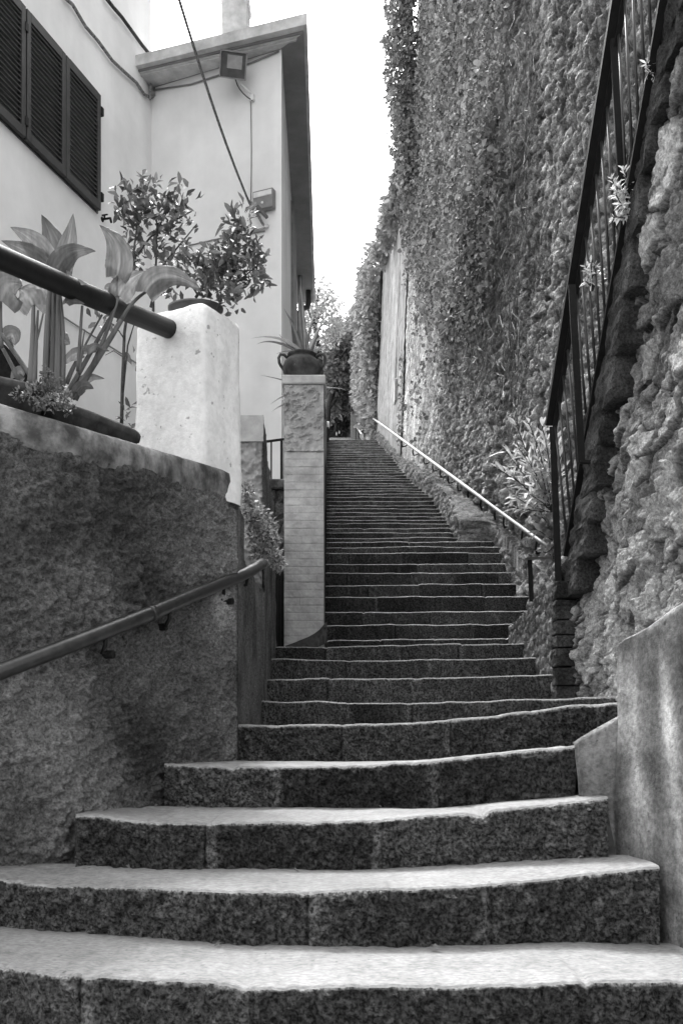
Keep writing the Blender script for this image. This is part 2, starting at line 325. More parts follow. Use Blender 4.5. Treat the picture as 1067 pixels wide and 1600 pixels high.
# depth and height of every step as functions of world X
def world_curves(n):
    s = S[n]; px = np.linspace(s['xl'] - 150, s['xr'] + 150, 300); d, z, zb = step_curves(n, px)
    X = (px - CX) / F * d; return X, d, z, zb
WC = {n: world_curves(n) for n in S}
stair = thing('stone_staircase', 'long worn stone staircase of dark risers and pale treads climbing between the walls', 'staircase', (0.2, 2.4, -.8))
for n in range(0, NS + 1):
    s = S[n]; dl = float(resample(s['d'], s['xl'])); dr = float(resample(s['d'], s['xr']))
    xa = (s['xl'] - CX) / F * dl; xb = (s['xr'] - CX) / F * dr
    res = .008 if n < 5 else (.014 if n < 19 else .06); nu = int((xb - xa) / res) + 2
    X = np.linspace(xa, xb, nu); W = WC[n]
    d = np.interp(X, W[0], W[1]); z = np.interp(X, W[0], W[2]); zb = np.interp(X, W[0], W[3])
    if n < NS:
        V = WC[n + 1]; d2 = np.interp(X, V[0], V[1]); zb2 = np.interp(X, V[0], V[3])
        zback = zb2 if S[n + 1].get('base') else z + .004
    else: d2 = d + 1.0; zback = z
    if n == 0: zback = np.interp(X, WC[1][0], WC[1][3])
    jag = (fbm(X * 9, X * 0 + n * 3.1, 4, 3) - .5); jag2 = (fbm(X * 2.2, X * 0 + n * 7.7, 3, 5) - .5)
    if n >= 5: z = z + jag2 * .022 + jag * .012
    else: z = z + jag * .008 + (fbm(X * 34, X * 0 + n * 2.3, 3, 13) - .5) * .006 - np.clip(fbm(X * 13, X * 0 + n * 5.3, 3, 17) - .72, 0, 1) * .06
    blocks = []; crack = np.zeros(nu); xx = xa + random.uniform(.1, .6)
    PJ = {0: [135, 385], 1: [490, 760], 2: [330, 590], 3: [430, 680], 4: [540, 700, 935], 5: [540, 640], 6: [515, 650], 7: [545, 670], 8: [512, 625, 720]}
    if n in PJ: blocks = [(p - CX) / F * float(resample(s['d'], p)) for p in PJ[n]]
    else:
        while xx < xb: blocks.append(xx); xx += random.uniform(.45, .9)
    bid = np.zeros(nu); jm = np.zeros(nu)
    for k, bx in enumerate(blocks):
        bid += (X > bx); wj = (.028 if n < 9 else .008) * (1 + .8 * (vnoise(X * 30, n + k * 3.3, 8) - .5)); jm = np.maximum(jm, np.clip(1.3 - np.abs(X - bx) / wj, 0, 1))
    for k, bx in enumerate(blocks): crack = np.maximum(crack, np.clip(1.2 - np.abs(X - bx - (.012 if k % 2 else -.02)) / (.006 if n < 9 else .004), 0, 1))
    tb = .6 + .8 * _h(bid, np.full(nu, n), 0, 4)
    z = z - jm * (.006 if n < 9 else .012) * (_h(bid, np.full(nu, n), 1, 9)) - .010 * (_h(bid, np.full(nu, n), 2, 9) - .5) * (n >= 5)
    d = d + .008 * crack + .012 * (_h(bid, np.full(nu, n), 3, 9) - .5) + jag * .02
    # profile: foot of riser -> nose -> back of tread
    nr = 26 if n < 5 else (10 if n < 19 else 3); R = .016 if n < 5 else .012
    rows = []; isT = []
    for k in range(nr): t = k / (nr - 1); rows.append((d, (zb - .06) * (1 - t) + (z - R) * t)); isT.append(0)
    for a in (30, 60, 90): a = math.radians(a); rows.append((d + R * (1 - math.cos(a)), z - R + R * math.sin(a))); isT.append(.5 if a < 1 else 1)
    ntd = 10 if n < 5 else 3
    for k in range(1, ntd): t = k / (ntd - 1); rows.append((d + R + (d2 + .03 - d - R) * t, z + (zback - z) * t)); isT.append(1)
    rows.append((d2 + .03, np.full(nu, float(z.min()) - .5))); isT.append(1)
    nv = len(rows); V = np.zeros((nu, nv, 3)); T = np.zeros((nu, nv))
    for k, (dd, zz) in enumerate(rows):
        V[:, k, 0] = X; V[:, k, 1] = dd; V[:, k, 2] = zz
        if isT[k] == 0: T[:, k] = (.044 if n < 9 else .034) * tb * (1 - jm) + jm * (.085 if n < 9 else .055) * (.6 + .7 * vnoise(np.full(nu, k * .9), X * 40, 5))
        else: T[:, k] = .182 if n < 9 else .32  # treads and nosings coloured lighter for the light falling on them
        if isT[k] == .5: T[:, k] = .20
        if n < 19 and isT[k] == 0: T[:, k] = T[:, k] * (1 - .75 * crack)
    # surface roughness: pitted riser, gentle tread
    XX = V[:, :, 0]; ZZ = V[:, :, 2]; YY = V[:, :, 1]
    rr = (fbm(XX * 42, ZZ * 42 + n * 9, 4, 21) - .5) * (.055 if n < 5 else .022) + np.clip(fbm(XX * 30, ZZ * 30 + n * 5, 2, 24) - .62, 0, 1) * .06 + (fbm(XX * 7, ZZ * 7 + n, 3, 33) - .5) * .02
    V[:, :nr, 1] += (rr * np.array([min(1, (nr - k) / 2.5) for k in range(nv)])[None, :])[:, :nr] * (1 - .7 * jm[:, None])
    V[:, nr:nv - 1, 2] += ((fbm(XX * 6, YY * 6, 4, 61) - .5) * .012)[:, nr:nv - 1]
    sp_ = np.where(np.arange(nv)[None, :] < nr, .7 + .6 * np.clip((fbm((XX + ZZ) * 30, (ZZ - XX) * 75 + n * 4, 3, 44) - .42) * 3.2, 0, 1.6), .86 + .28 * fbm(XX * 30, YY * 60, 4, 46))
    verts = V.reshape(-1, 3); faces = grid_faces(nu, nv)[:, ::-1]
    nverts = len(verts)
    # closing sides and bottom
    faces = [tuple(f) for f in faces] + [tuple(range(nv - 1, -1, -1)), tuple((nu - 1) * nv + k for k in range(nv))]
    mi = [1 if (k % (nv - 1)) >= nr else 0 for k in range((nu - 1) * (nv - 1))] + [0, 0]
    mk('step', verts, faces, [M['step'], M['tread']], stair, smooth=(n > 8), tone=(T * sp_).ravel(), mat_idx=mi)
# upper flight far away in the trees' shade
far = thing('upper_flight', 'distant upper flight of low dark steps under the trees', 'staircase', (0, 30.5, 8.7))
Lx = lambda y: -.42 - .012 * (y - 28.6); Rx = lambda y: 1.13 - .004 * (y - 28.6)
for k in range(72):
    y = 30.2 + k * .53; z = 8.80 + (k + 1) * .1685
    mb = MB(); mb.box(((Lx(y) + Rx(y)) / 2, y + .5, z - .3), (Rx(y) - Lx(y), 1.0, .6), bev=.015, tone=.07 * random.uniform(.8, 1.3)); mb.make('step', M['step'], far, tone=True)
# ground: one wide sheet following the hill
ys = np.array([-60, -5, 0, 2, 3, 4, 6, 8, 9, 12, 16, 22, 28, 34, 50, 68, 74, 200, 900.]); zs = np.array([-6, -2.6, -1.7, -1.3, -1.05, -.75, -.3, .1, .4, 1.3, 3.2, 5.6, 7.9, 9.2, 14.6, 20, 21.6, 24, 26.])
gx = np.array([-600, -200, -60, -20, -8, -3, 0, 3, 8, 20, 60, 200, 600.]); gv = np.array([(x, y, z) for y, z in zip(ys, zs) for x in gx])
structure(mk('ground', gv, grid_faces(len(ys), len(gx))[:, ::-1], M['ground'], None))
# landing at the top of the flight and the paved strip beside the stairs
mb = MB(); mb.prism([(-.42, 28.9), (1.15, 28.9), (1.15, 30.3), (-.42, 30.3)], 8.0, 8.79); structure(mb.make('path', M['soil']))
mb = MB(); mb.prism([(1.5, 6.1), (2.3, 5.6), (2.3, 9.3), (1.62, 9.3)], .2, 1.02); structure(mb.make('side_path', M['stucco_cap']))

# dry leaves blown against the risers
src = None
for i, (px, n_) in enumerate([(140, 2), (200, 1), (252, 2), (300, 2), (455, 1), (360, 1), (590, 2), (668, 0), (880, 1), (905, 1), (1000, 1), (350, 0), (700, 3), (270, 3), (945, 2)]):
    nx = n_ + 1; d1_, z1_, zb1_ = [float(v[0]) for v in step_curves(nx, np.array([float(px)]))[0:3]]; x_ = (px - CX) / F * d1_
    if src is None:
        V, f_, tn_ = leaves(np.zeros((1, 3)), np.array([[1., .2, .0]]), np.array([[0, 0, 1.]]), [.034], [.018], [.10], fold=.3, curl=.25); src = o = mk('fallen_leaf', V, f_, M['leafdark'], tone=tn_, smooth=False, origin=(0, 0, 0))
    else: o = src.copy(); C.objects.link(o)
    o.location = (x_, d1_ - random.uniform(.02, .07), zb1_ + .010); o.rotation_euler = (random.uniform(-.3, .3), random.uniform(-.3, .3), random.uniform(0, 6)); k_ = random.uniform(.5, 1.1); o.scale = (k_, k_, k_)
    tag(o, 'small dry leaf lying on a lower step close to the riser', 'leaf', 'dry leaves on the lower steps')

# ============================================================ LEFT: ROUGH STUCCO RETAINING WALL
NX = lambda d: -.481 - .3195 * (4.62 - d)             # front line of the wall in plan
WP = np.array([(-3.2, 2.9), (-2.2, 3.06), (-1.6, 3.19), (-1.3, 3.27), (-1.12, 3.33), (-.99, 3.40), (-.90, 3.50), (-.83, 3.62), (-.76, 3.78), (-.66, 4.07), (-.57, 4.35), (-.481, 4.62)])
WU = np.concatenate([[0], np.cumsum(np.hypot(np.diff(WP[:, 0]), np.diff(WP[:, 1])))])
def wplan(u): return np.interp(u, WU, WP[:, 0]), np.interp(u, WU, WP[:, 1])
def wnorm(u):
    a = np.array(wplan(u - .06)); b = np.array(wplan(u + .06)); t = b - a; t = t / np.hypot(t[0], t[1]); return t[1], -t[0]
def wtop(u):
    x, d = wplan(u); px = x / d * F + CX; return (HY - np.interp(px, [-900, -400, 0, 120, 250, 375], [360, 500, 629, 664, 703, 741])) / F * d
wall = thing('stucco_wall', 'rough dark stucco retaining wall with a pale smooth rim beside the lower steps', 'wall', (-.9, 4.0, -.6))
def top_front(d): return 1.258 - .146 * (4.62 - d)
nu, nv = 520, 300
U = np.linspace(.6, WU[-1], nu)[:, None]; Tt = np.linspace(0, 1, nv)[None, :]
ztop = wtop(U); capz = ztop - .04
Z = -.9 + (capz + .9) * Tt; X0, D = wplan(U); X0 = X0 + 0 * Z; Dm = D + 0 * Z; nx_, ny_ = wnorm(np.minimum(U, WU[-1] - .06))
s_ = U + 0 * Z
disp = (fbm(s_ * 22, Z * 22, 4, 2) - .5) * .05 + (fbm(s_ * 48, Z * 60, 3, 7) - .5) * .045 + (fbm(s_ * 3, Z * 3, 3, 6) - .5) * .03
disp += np.clip(fbm(s_ * 16, Z * 26, 3, 91) - .58, 0, 1) * .11
disp -= .012; disp *= np.clip((WU[-1] - s_) / .05, 0, 1) * .999; disp *= np.clip((ztop - .085 - Z) / .07, 0, 1)
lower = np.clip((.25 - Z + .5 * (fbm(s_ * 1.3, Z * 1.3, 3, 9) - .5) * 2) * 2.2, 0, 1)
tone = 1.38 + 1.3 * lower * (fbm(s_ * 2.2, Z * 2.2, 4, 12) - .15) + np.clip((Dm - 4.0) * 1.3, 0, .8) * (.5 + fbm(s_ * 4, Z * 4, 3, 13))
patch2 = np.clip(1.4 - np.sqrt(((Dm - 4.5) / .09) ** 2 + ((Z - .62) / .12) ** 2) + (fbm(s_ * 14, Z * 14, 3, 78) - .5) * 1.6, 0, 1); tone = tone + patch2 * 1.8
V = np.stack([X0 + nx_ * disp, Dm + ny_ * disp, Z], 2).reshape(-1, 3)
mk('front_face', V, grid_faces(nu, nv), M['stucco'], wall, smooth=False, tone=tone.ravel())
# side face, runs back along the stairs at X=-.48
nu2, nv2 = 200, 170; D = np.linspace(4.606, 8.0, nu2)[:, None]; T2 = np.linspace(0, 1, nv2)[None, :]
zt = np.where(D < 5.95, 1.128 + .12 * (D < 4.9) - .45 * (D > 4.95) * (D < 5.95), 2.02 - (D - 6.15) * .19); zt = np.where(D < 4.95, 1.128, np.where(D < 6.1, .92, 2.02 - (D - 6.15) * .19))
Z = -.2 + (zt + .2) * T2; Dm = D + 0 * Z; disp = (fbm(Dm * 22, Z * 9, 4, 2) - .5) * .02 + (fbm(Dm * 3, Z * 2, 3, 8) - .5) * .03
disp *= np.clip((Dm - 4.62) / .05, 0, 1); XS = np.interp(Dm, [4.62, 5.98, 8.0], [-.481, -.478, -.525])
V = np.stack([XS + disp, Dm, Z], 2).reshape(-1, 3)
mk('side_face', V, grid_faces(nu2, nv2), M['stucco'], wall, smooth=False, tone=(.95 + .5 * fbm(Dm * 10, Z * 1.2, 3, 4)).ravel())
# solid core, rim
mb = MB(); uc = [.6, 1.2, 1.9, 2.2, 2.5, 2.9, WU[-1] - .02]; fr_ = []; bk_ = []
for u in uc: x, d = wplan(u); a_, b_ = wnorm(min(u, WU[-1] - .06)); fr_.append((x - a_ * .04, d - b_ * .04, float(wtop(u)) - .03)); bk_.append((x - a_ * .38, d - b_ * .38, float(wtop(u)) - .03))
pp = fr_ + bk_[::-1]; mb.prism([p[:2] for p in pp], -.9, [p[2] for p in pp]); mb.make('core', M['stucco'], wall, tone=True)
nuc = 220; U = np.linspace(.6, WU[-1] + .008, nuc); prof = [(-.004, -.115), (.003, -.095), (.006, -.05), (.004, -.012), (-.01, .0), (-.16, .004), (-.40, .0), (-.40, -.15)]
V = np.zeros((nuc, len(prof), 3)); x, d = wplan(np.minimum(U, WU[-1])); a_, b_ = wnorm(np.minimum(U, WU[-1] - .06))
for k, (o, zz) in enumerate(prof):
    wob = (fbm(U * 14, U * 0 + k, 3, 3) - .5) * .004; zlow = (fbm(U * 7, U * 0, 5, 25) - .5) * .05 if k <= 1 else 0
    V[:, k, 0] = x + a_ * (o + wob); V[:, k, 1] = d + b_ * (o + wob) + np.maximum(0, U - WU[-1]); V[:, k, 2] = wtop(np.minimum(U, WU[-1])) + zz + zlow + wob * .5
f = [tuple(q) for q in grid_faces(nuc, len(prof))] + [tuple(range(len(prof))), tuple((nuc - 1) * len(prof) + k for k in range(len(prof) - 1, -1, -1))]
mk('rim', V.reshape(-1, 3), f, M['stucco_cap'], wall)
# parapet behind the white pillar
par = thing('stucco_parapet', 'pale rough stucco parapet end standing behind the white pillar', 'wall', (-.65, 6.6, .9))
nu, nv = 90, 160; U = np.linspace(-.98, -.487, nu)[:, None]; Z = np.linspace(.6, 1.86, nv)[None, :] + 0 * U; Um = U + 0 * Z
disp = (fbm(Um * 26, Z * 26, 4, 41) - .5) * .04 - np.clip(fbm(Um * 34, Z * 46, 3, 48) - .52, 0, 1) * .09
V = np.stack([Um, 6.13 + disp, Z], 2).reshape(-1, 3); mk('rough_face', V, grid_faces(nu, nv), M['brick'], par, tone=np.full(nu * nv, .8))
mb = MB(); mb.prism([(-.98, 6.14), (-.50, 6.14), (-.545, 8.0), (-.98, 8.0)], .2, [2.01, 2.01, 1.66, 1.66]); mb.make('core', M['brick'], par, tone=True)
mb = MB(); mb.prism([(-.99, 6.10), (-.480, 6.10), (-.480, 6.14), (-.99, 6.14)], 1.86, [2.02, 2.02, 2.02, 2.02]); mb.make('top_band', M['brick'], par, tone=True)
# terrace behind the wall
mb = MB(); mb.prism([(-3.0, 3.35), (-1.35, 3.65), (-.92, 4.6), (-.60, 5.0), (-.60, 6.12), (-.99, 6.2), (-.99, 9), (-8, 9), (-8, 3.0)], -.6, [.95, .95, 1.2, 1.2, 1.2, 1.2, 1.2, 1.2, .95]); structure(mb.make('terrace', M['stucco_cap']))
mb = MB(); mb.prism([(-.56, 9.05), (-.56, 19), (-9, 19), (-9, 9.05)], 1.0, 2.36); structure(mb.make('upper_terrace', M['stucco_cap']))
# rough low wall below the small railing
lw = thing('rubble_terrace_wall', 'dark rough stone wall under the small black railing, left of the brick pillar', 'wall', (-.7, 8.95, .5))
nu, nv = 60, 120; U = np.linspace(-1.1, -.45, nu)[:, None]; Z = np.linspace(.5, 2.30, nv)[None, :] + 0 * U; Um = U + 0 * Z
e, tn, tl = stones(Um, Z, .14, .11, 4); dsp = np.clip(e * 4, 0, 1) * .05 + tl * .04
mk('stone_face', np.stack([Um, 9.0 - dsp, Z], 2).reshape(-1, 3), grid_faces(nu, nv), M['rubble'], lw, smooth=False, tone=(.05 + .1 * tn).ravel())
mb = MB(); mb.box((-.78, 9.05, 2.335), (.68, .3, .085), bev=.01); mb.make('ledge', M['stucco_cap'], lw)

# white pillar
zt_ = 1.955; pil = thing('white_pillar', 'whitewashed pillar with a weathered peaked top on the stucco wall corner', 'pillar', (-.65, 4.6, 1.1))
A = (-.940, 4.545); B = (-.609, 4.372); Cc = (-.462, 4.60); E = (-.80, 4.86)

def rounded(pts, r):
    out = []
    for i in range(len(pts)):
        p = Vector(pts[i]); a = (Vector(pts[i - 1]) - p).normalized(); b = (Vector(pts[(i + 1) % len(pts)]) - p).normalized(); rr = r[i]
        for t in (0, .33, .67, 1): q0 = p + a * rr; q1 = p + b * rr; out.append(q0 * (1 - t) ** 2 + p * 2 * t * (1 - t) + q1 * t * t)
    return out
rg = rounded([A, B, Cc, E], [.012, .022, .03, .02])
rows = []; cen = Vector((-.70, 4.6))
zz = np.concatenate([np.linspace(1.10, 1.90, 44), [1.925, 1.945, 1.955, 1.957]])
dens = []
for i in range(len(rg)):
    a, b = rg[i], rg[(i + 1) % len(rg)]; m = max(1, int((b - a).length / .012))
    for k in range(m): dens.append(a.lerp(b, k / m))
V = []
for z in zz:
    sh = 1 + .035 * (1.95 - z) / .8; sh -= {1.925: .015, 1.945: .05, 1.955: .12, 1.957: .5}.get(round(float(z), 3), 0)
    for p in dens:
        q = cen + (p - cen) * sh; s = math.atan2(p.y - cen.y, p.x - cen.x); V.append((q.x, q.y, z))
V = np.array(V); a = np.arctan2(V[:, 1] - cen.y, V[:, 0] - cen.x)
k = (fbm(a * 3 + 9, V[:, 2] * 9, 4, 14) - .5) * .016; V[:, 0] += np.cos(a) * k; V[:, 1] += np.sin(a) * k
V[:, 2] += (V[:, 2] > 1.91) * (fbm(V[:, 0] * 9 + 5, V[:, 1] * 9, 3, 3) - .5) * .02
m = len(dens); f = [(i * m + j, i * m + (j + 1) % m, (i + 1) * m + (j + 1) % m, (i + 1) * m + j) for i in range(len(zz) - 1) for j in range(m)] + [tuple((len(zz) - 1) * m + j for j in range(m))]
mk('shaft', V, f, M['white_pillar'], pil)

# black terrace pipe rail
rl = MB(); a = P(-260, 290, 2.45); rl.tube([P(-160, 335, 2.75), P(0, 402, 3.25), P(130, 458, 3.75), P(264, 514, 4.46)], [.036, .038, .040, .042], 20)
rail = rl.make('terrace_rail', M['iron'], smooth=True); tag(rail, 'thick black pipe rail sloping down into the white pillar above the planter', 'railing')
# lower handrail
hr = thing('wall_handrail', 'dark metal handrail on curved brackets fixed to the rough stucco wall', 'handrail', (-.7, 3.9, -.2))
hp = [P(-150, 1107, 2.95), P(0, 1050, 3.2), P(120, 1004, 3.38), P(237, 958, 3.75), P(300, 931, 4.1), P(378, 899, 4.72), P(396, 890, 4.92), P(404, 884, 5.05), P(410, 880, 5.2)]
mb = MB(); mb.tube(hp, .0275, 18); mb.make('rail_pipe', M['pipe'], hr, smooth=True)
mb = MB(); mb.tube([P(233, 960, 3.735), P(239, 957.5, 3.765)], .0305, 18); mb.make('collar', M['pipe'], hr, smooth=True)
for (px, py, d) in ((165, 988, 3.50), (265, 948, 3.88), (350, 912, 4.49)):
    t = Vector(P(px, py, d)); w_ = Vector((NX(d + .02) , d + .04, t.z - .075))
    mb = MB(); mb.tube([t + Vector((0, 0, -.02)), t + Vector((0, .005, -.045)), t + Vector((-.015, .012, -.07)), w_ + Vector((.02, 0, 0)), w_ + Vector((-.02, .01, .0))], .008, 10); br = mb.make('bracket', M['iron'], hr, smooth=True)
    mb = MB(); mb.tube([w_ + Vector((.022, -.008, 0)), w_ + Vector((-.01, .003, 0))], .015, 12); mb.make('wall_plate', M['iron'], br)
t = Vector(P(388, 898, 4.85)); mb = MB(); mb.tube([t, t + Vector((-.01, 0, -.05)), t + Vector((-.05, .0, -.06)), t + Vector((-.09, 0, -.055))], .008, 10); mb.make('bracket', M['iron'], hr, smooth=True)

# brick pillar
bp_ = thing('brick_pillar', 'pale painted brick pillar with rough stucco top, standing beside the upper steps', 'pillar', (-.3, 8.15, .5))
xl, xr, y0, y1 = -.462, -.143, 8.0, 8.32
nu, nv = 110, 420; U = np.linspace(xl, xr, nu)[:, None]; zb0, zb1 = .45, 2.37; Z = np.linspace(zb0, zb1, nv)[None, :] + 0 * U; Um = U + 0 * Z
ch = .062; row = np.floor((Z + .003 * (vnoise(Um * 20, Z * 3, 5) - .5)) / ch); zz_ = (Z / ch) - row
mort = np.clip(1 - np.minimum(zz_, 1 - zz_) * ch / .005, 0, 1); off = (row % 2) * .13 + _h(row, row, 0, 3) * .03
cu = (Um + 5 + off) / .26; cu = cu - np.floor(cu); mv = np.clip(1 - np.minimum(cu, 1 - cu) * .26 / .004, 0, 1) * .5
mm = np.maximum(mort, mv); dsp = -mm * .004 + (fbm(Um * 30, Z * 30, 3, 15) - .5) * .007 + (_h(row, np.floor((Um + 5 + off) / .26), 0, 8) - .5) * .005
mk('brick_face', np.stack([Um, y0 - dsp, Z], 2).reshape(-1, 3), grid_faces(nu, nv), M['brick'], bp_, tone=(1 - .22 * mm).ravel())
nv = 150; Z = np.linspace(2.355, 2.895, nv)[None, :] + 0 * U; Um = U + 0 * Z; dsp = .012 + (fbm(Um * 24, Z * 24, 4, 16) - .5) * .03 + np.clip(fbm(Um * 30, Z * 42, 3, 18) - .52, 0, 1) * .09; dsp *= np.clip((2.9 - Z) / .02, 0, 1)
mk('stucco_face', np.stack([Um, y0 - dsp, Z], 2).reshape(-1, 3), grid_faces(nu, nv), M['brick'], bp_, tone=np.full(nu * nv, .85))
mb = MB(); mb.prism([(xl, y0 + .006), (xr, y0 + .006), (xr + .002, y1), (xl, y1)], .45, 2.89, tone=.5); mb.make('core', M['brick'], bp_, tone=True)
mb = MB(); mb.box(((xl + xr) / 2, 8.155, 2.93), (.352, .37, .072), bev=.008, tone=1.05); mb.make('cap', M['brick'], bp_, tone=True)
cvp = [(446, 1009, 1014), (460, 1004, 1014), (472, 999, 1012), (482, 995, 1010), (491, 990, 1006), (499, 984, 1002), (506, 976, 999), (511, 970, 996)]
V = []
for i in np.linspace(0, 7, 40):
    px = np.interp(i, range(8), [c[0] for c in cvp]); yt = np.interp(i, range(8), [c[1] for c in cvp]); yb = np.interp(i, range(8), [c[2] for c in cvp])
    for j in range(16):
        t = j / 15; py = yt + (yb - yt) * t; dd = 7.995 - .10 * t ** .7 * min(1, (yb - yt) / 20) + .02 * (vnoise(px * .3, py * .3, 3) - .5) * (t > 0); V.append(P(px, py + (8 if j == 15 else 0), dd))
mk('mortar_fillet', V, grid_faces(40, 16), M['brick'], bp_, tone=np.full(len(V), .13))
# iron gate bars between wall and pillar
gt = thing('iron_gate', 'narrow black iron gate in the gap left of the brick pillar', 'gate', (-.5, 8.3, .75))
for i in range(4): mb = MB(); mb.bar((-.545 + i * .026, 8.36, .6), (-.545 + i * .026, 8.36, 1.42), .014 if i < 3 else .03); mb.make('bar', M['iron'], gt)
mb = MB(); mb.box((-.50, 8.36, 1.40), (.11, .02, .03)); mb.make('top_bar', M['iron'], gt)
# dark panel closing the gap behind the gate
mb = MB(); mb.box((-.53, 8.6, 1.05), (.16, .05, .9), bev=.01); o = mb.make('gap_panel', M['iron']); tag(o, 'dark panel closing the gap behind the narrow iron gate', 'door')

# small black railing on terrace
sr = thing('terrace_railing', 'small black railing with thin bars on the ledge left of the brick pillar', 'railing', (-.75, 9.3, 2.36))
mb = MB(); mb.bar(P(385, 694, 9.3), P(446, 686, 9.05), .03, .014); mb.make('top_rail', M['iron'], sr)
for px, d, wd in ((404, 9.22, .014), (424, 9.16, .014), (440, 9.08, .022)):
    a = P(px, 689, d); mb = MB(); mb.bar((a[0], a[1], 2.375), a, wd); mb.make('bar', M['iron'], sr)

# amphora pot and aloe on brick pillar
pot = thing('amphora_pot', 'squat dark clay pot with two loop handles on top of the brick pillar', 'pot', (-.325, 8.16, 2.966))
c = (-.325, 8.155, 2.966)
mb = MB(); mb.lathe(c, [(0, 0), (.118, 0), (.122, .006), (.150, .07), (.158, .10), (.157, .125), (.145, .165), (.115, .195), (.100, .202), (.104, .212), (.118, .222), (.118, .232), (.104, .232), (.092, .215), (0, .21)], 40); mb.make('body', M['terra'], pot, smooth=True)
for sgn in (-1, 1):
    b_ = Vector(c); mb = MB(); mb.tube([b_ + Vector((sgn * .115, 0, .20)), b_ + Vector((sgn * .145, 0, .232)), b_ + Vector((sgn * .175, 0, .235)), b_ + Vector((sgn * .190, 0, .205)), b_ + Vector((sgn * .185, 0, .165)), b_ + Vector((sgn * .172, 0, .14)), b_ + Vector((sgn * .150, 0, .11))], .0125, 10); mb.make('handle', M['terra'], pot, smooth=True)
def blade(mb, pts, w, tone=1.0, nz=None):
    """tapering channelled blade along a path"""
    pts = [Vector(p) for p in pts]; n = len(pts); vs = []
    for i, p in enumerate(pts):
        t = i / (n - 1); d = (pts[min(i + 1, n - 1)] - pts[max(i - 1, 0)]).normalized(); s = d.cross(Vector((0, -1, .3))).normalized() if abs(d.y) < .9 else Vector((1, 0, 0)); u = s.cross(d)
        ww = w * (1 - t ** 1.6) * .5 + .0006; th = ww * .35
        vs += [p - s * ww + u * th * .6, p - u * th * .5, p + s * ww + u * th * .6, p - u * th * 1.5]
    fs = []
    for i in range(n - 1):
        for k in range(4): fs.append((i * 4 + k, i * 4 + (k + 1) % 4, i * 4 + 4 + (k + 1) % 4, i * 4 + 4 + k))
    mb.add(vs, fs, tone)
al = thing('aloe_plant', 'spiky aloe with long pale thin leaves growing in the handled pot', 'plant', (-.325, 8.16, 3.18))
def az(px, py, dd=0): return P(px, py, 8.15 + dd)
AL = [((472, 552), (466, 520), (444, 482), .028, .2, 0), ((474, 552), (469, 500), (468, 448), .05, .17, .05), ((477, 552), (470, 500), (470, 430), .045, .2, .1), ((480, 552), (474, 500), (471, 450), .03, .3, .02),
      ((470, 549), (436, 518), (392, 529), .026, .4, -.1), ((470, 552), (425, 525), (401, 538), .024, .2, -.12), ((466, 553), (450, 545), (432, 553), .022, .2, -.1), ((484, 545), (492, 520), (511, 492), .022, .5, -.05),
      ((486, 552), (495, 520), (503, 510), .022, .2, .05), ((490, 552), (505, 540), (531, 524), .022, .3, -.05), ((484, 550), (490, 515), (513, 500), .018, .3, .1), ((460, 550), (447, 535), (436, 522), .014, .2, .1), ((478, 550), (482, 515), (494, 488), .02, .22, .15),
      ((464, 550), (455, 530), (441, 530), .014, .2, .05), ((492, 553), (500, 560), (512, 566), .02, .2, 0), ((470, 552), (464, 560), (460, 570), .016, .15, -.16), ((488, 550), (500, 545), (520, 530), .016, .2, .1)]
for a, b, c2, wd, tn, dd in AL:
    mb = MB(); blade(mb, bez(az(*a), az(b[0], b[1], dd * .5), az(c2[0], c2[1], dd), 12), wd * 1.25, tn * .9); mb.make('leaf', M['leaf'], al, smooth=True, tone=True)
al2 = thing('spiky_plant', 'thin leaf tips of a spiky plant poking out on both sides of the brick pillar', 'plant', (-.33, 8.7, 2.0))
for a, b, c2 in (((460, 600), (440, 592), (406, 586)), ((452, 615), (440, 619), (422, 632)), ((455, 618), (445, 622), (438, 626)), ((455, 628), (435, 634), (424, 644)), ((495, 612), (515, 602), (540, 609)), ((495, 603), (512, 606), (522, 606))):
    mb = MB(); blade(mb, bez(P(a[0], a[1], 8.7), P(b[0], b[1], 8.68), P(c2[0], c2[1], 8.6), 10), .018, .25); mb.make('leaf', M['leaf'], al2, smooth=True, tone=True)
mb = MB(); mb.tube([(-.33, 8.75, .9), (-.32, 8.73, 2), (-.33, 8.7, 3.05)], [.03, .025, .02], 8); mb.make('stem', M['bark'], al2, smooth=True)

# ============================================================ PLANTS ON THE TERRACE
pl = thing('long_planter', 'long terracotta trough planter standing on the wall rim', 'planter', tuple(P(110, 660, 3.75)))
def trough(mb, p0, p1, w, hh, rim=.02):
    p0 = Vector(p0); p1 = Vector(p1); d = (p1 - p0); L = d.length; d.normalize(); s = Vector((-d.y, d.x, 0)).normalized(); n = 30; prof = [(w * .36, -hh), (w * .5, -rim * 1.6), (w * .56, -rim * 1.5), (w * .58, -rim * .5), (w * .56, 0), (w * .5, 0), (w * .44, -.03), (w * .2, -.035)]
    vs = []
    for r, z in prof:
        for k in range(n):
            a = 2 * math.pi * k / n; e = .55; cx = math.copysign(abs(math.cos(a)) ** e, math.cos(a)); sy = math.copysign(abs(math.sin(a)) ** e, math.sin(a))
            q = (p0 + p1) / 2 + d * (cx * (L / 2 - w * .5 + r)) + s * (sy * r) + Vector((0, 0, z)); vs.append(q)
    m = len(prof); fs = [(i * n + k, i * n + (k + 1) % n, (i + 1) * n + (k + 1) % n, (i + 1) * n + k) for i in range(m - 1) for k in range(n)] + [tuple(range(n - 1, -1, -1)), tuple((m - 1) * n + k for k in range(n))]
    mb.add(vs, fs)
mb = MB(); trough(mb, P(62, 632, 3.68), P(198, 684, 4.12), .20, .11); mb.make('trough', M['terra'], pl, smooth=True)
pl2 = thing('curved_planter', 'second terracotta planter with a curved rim at the left edge', 'planter', tuple(P(10, 640, 3.3)))
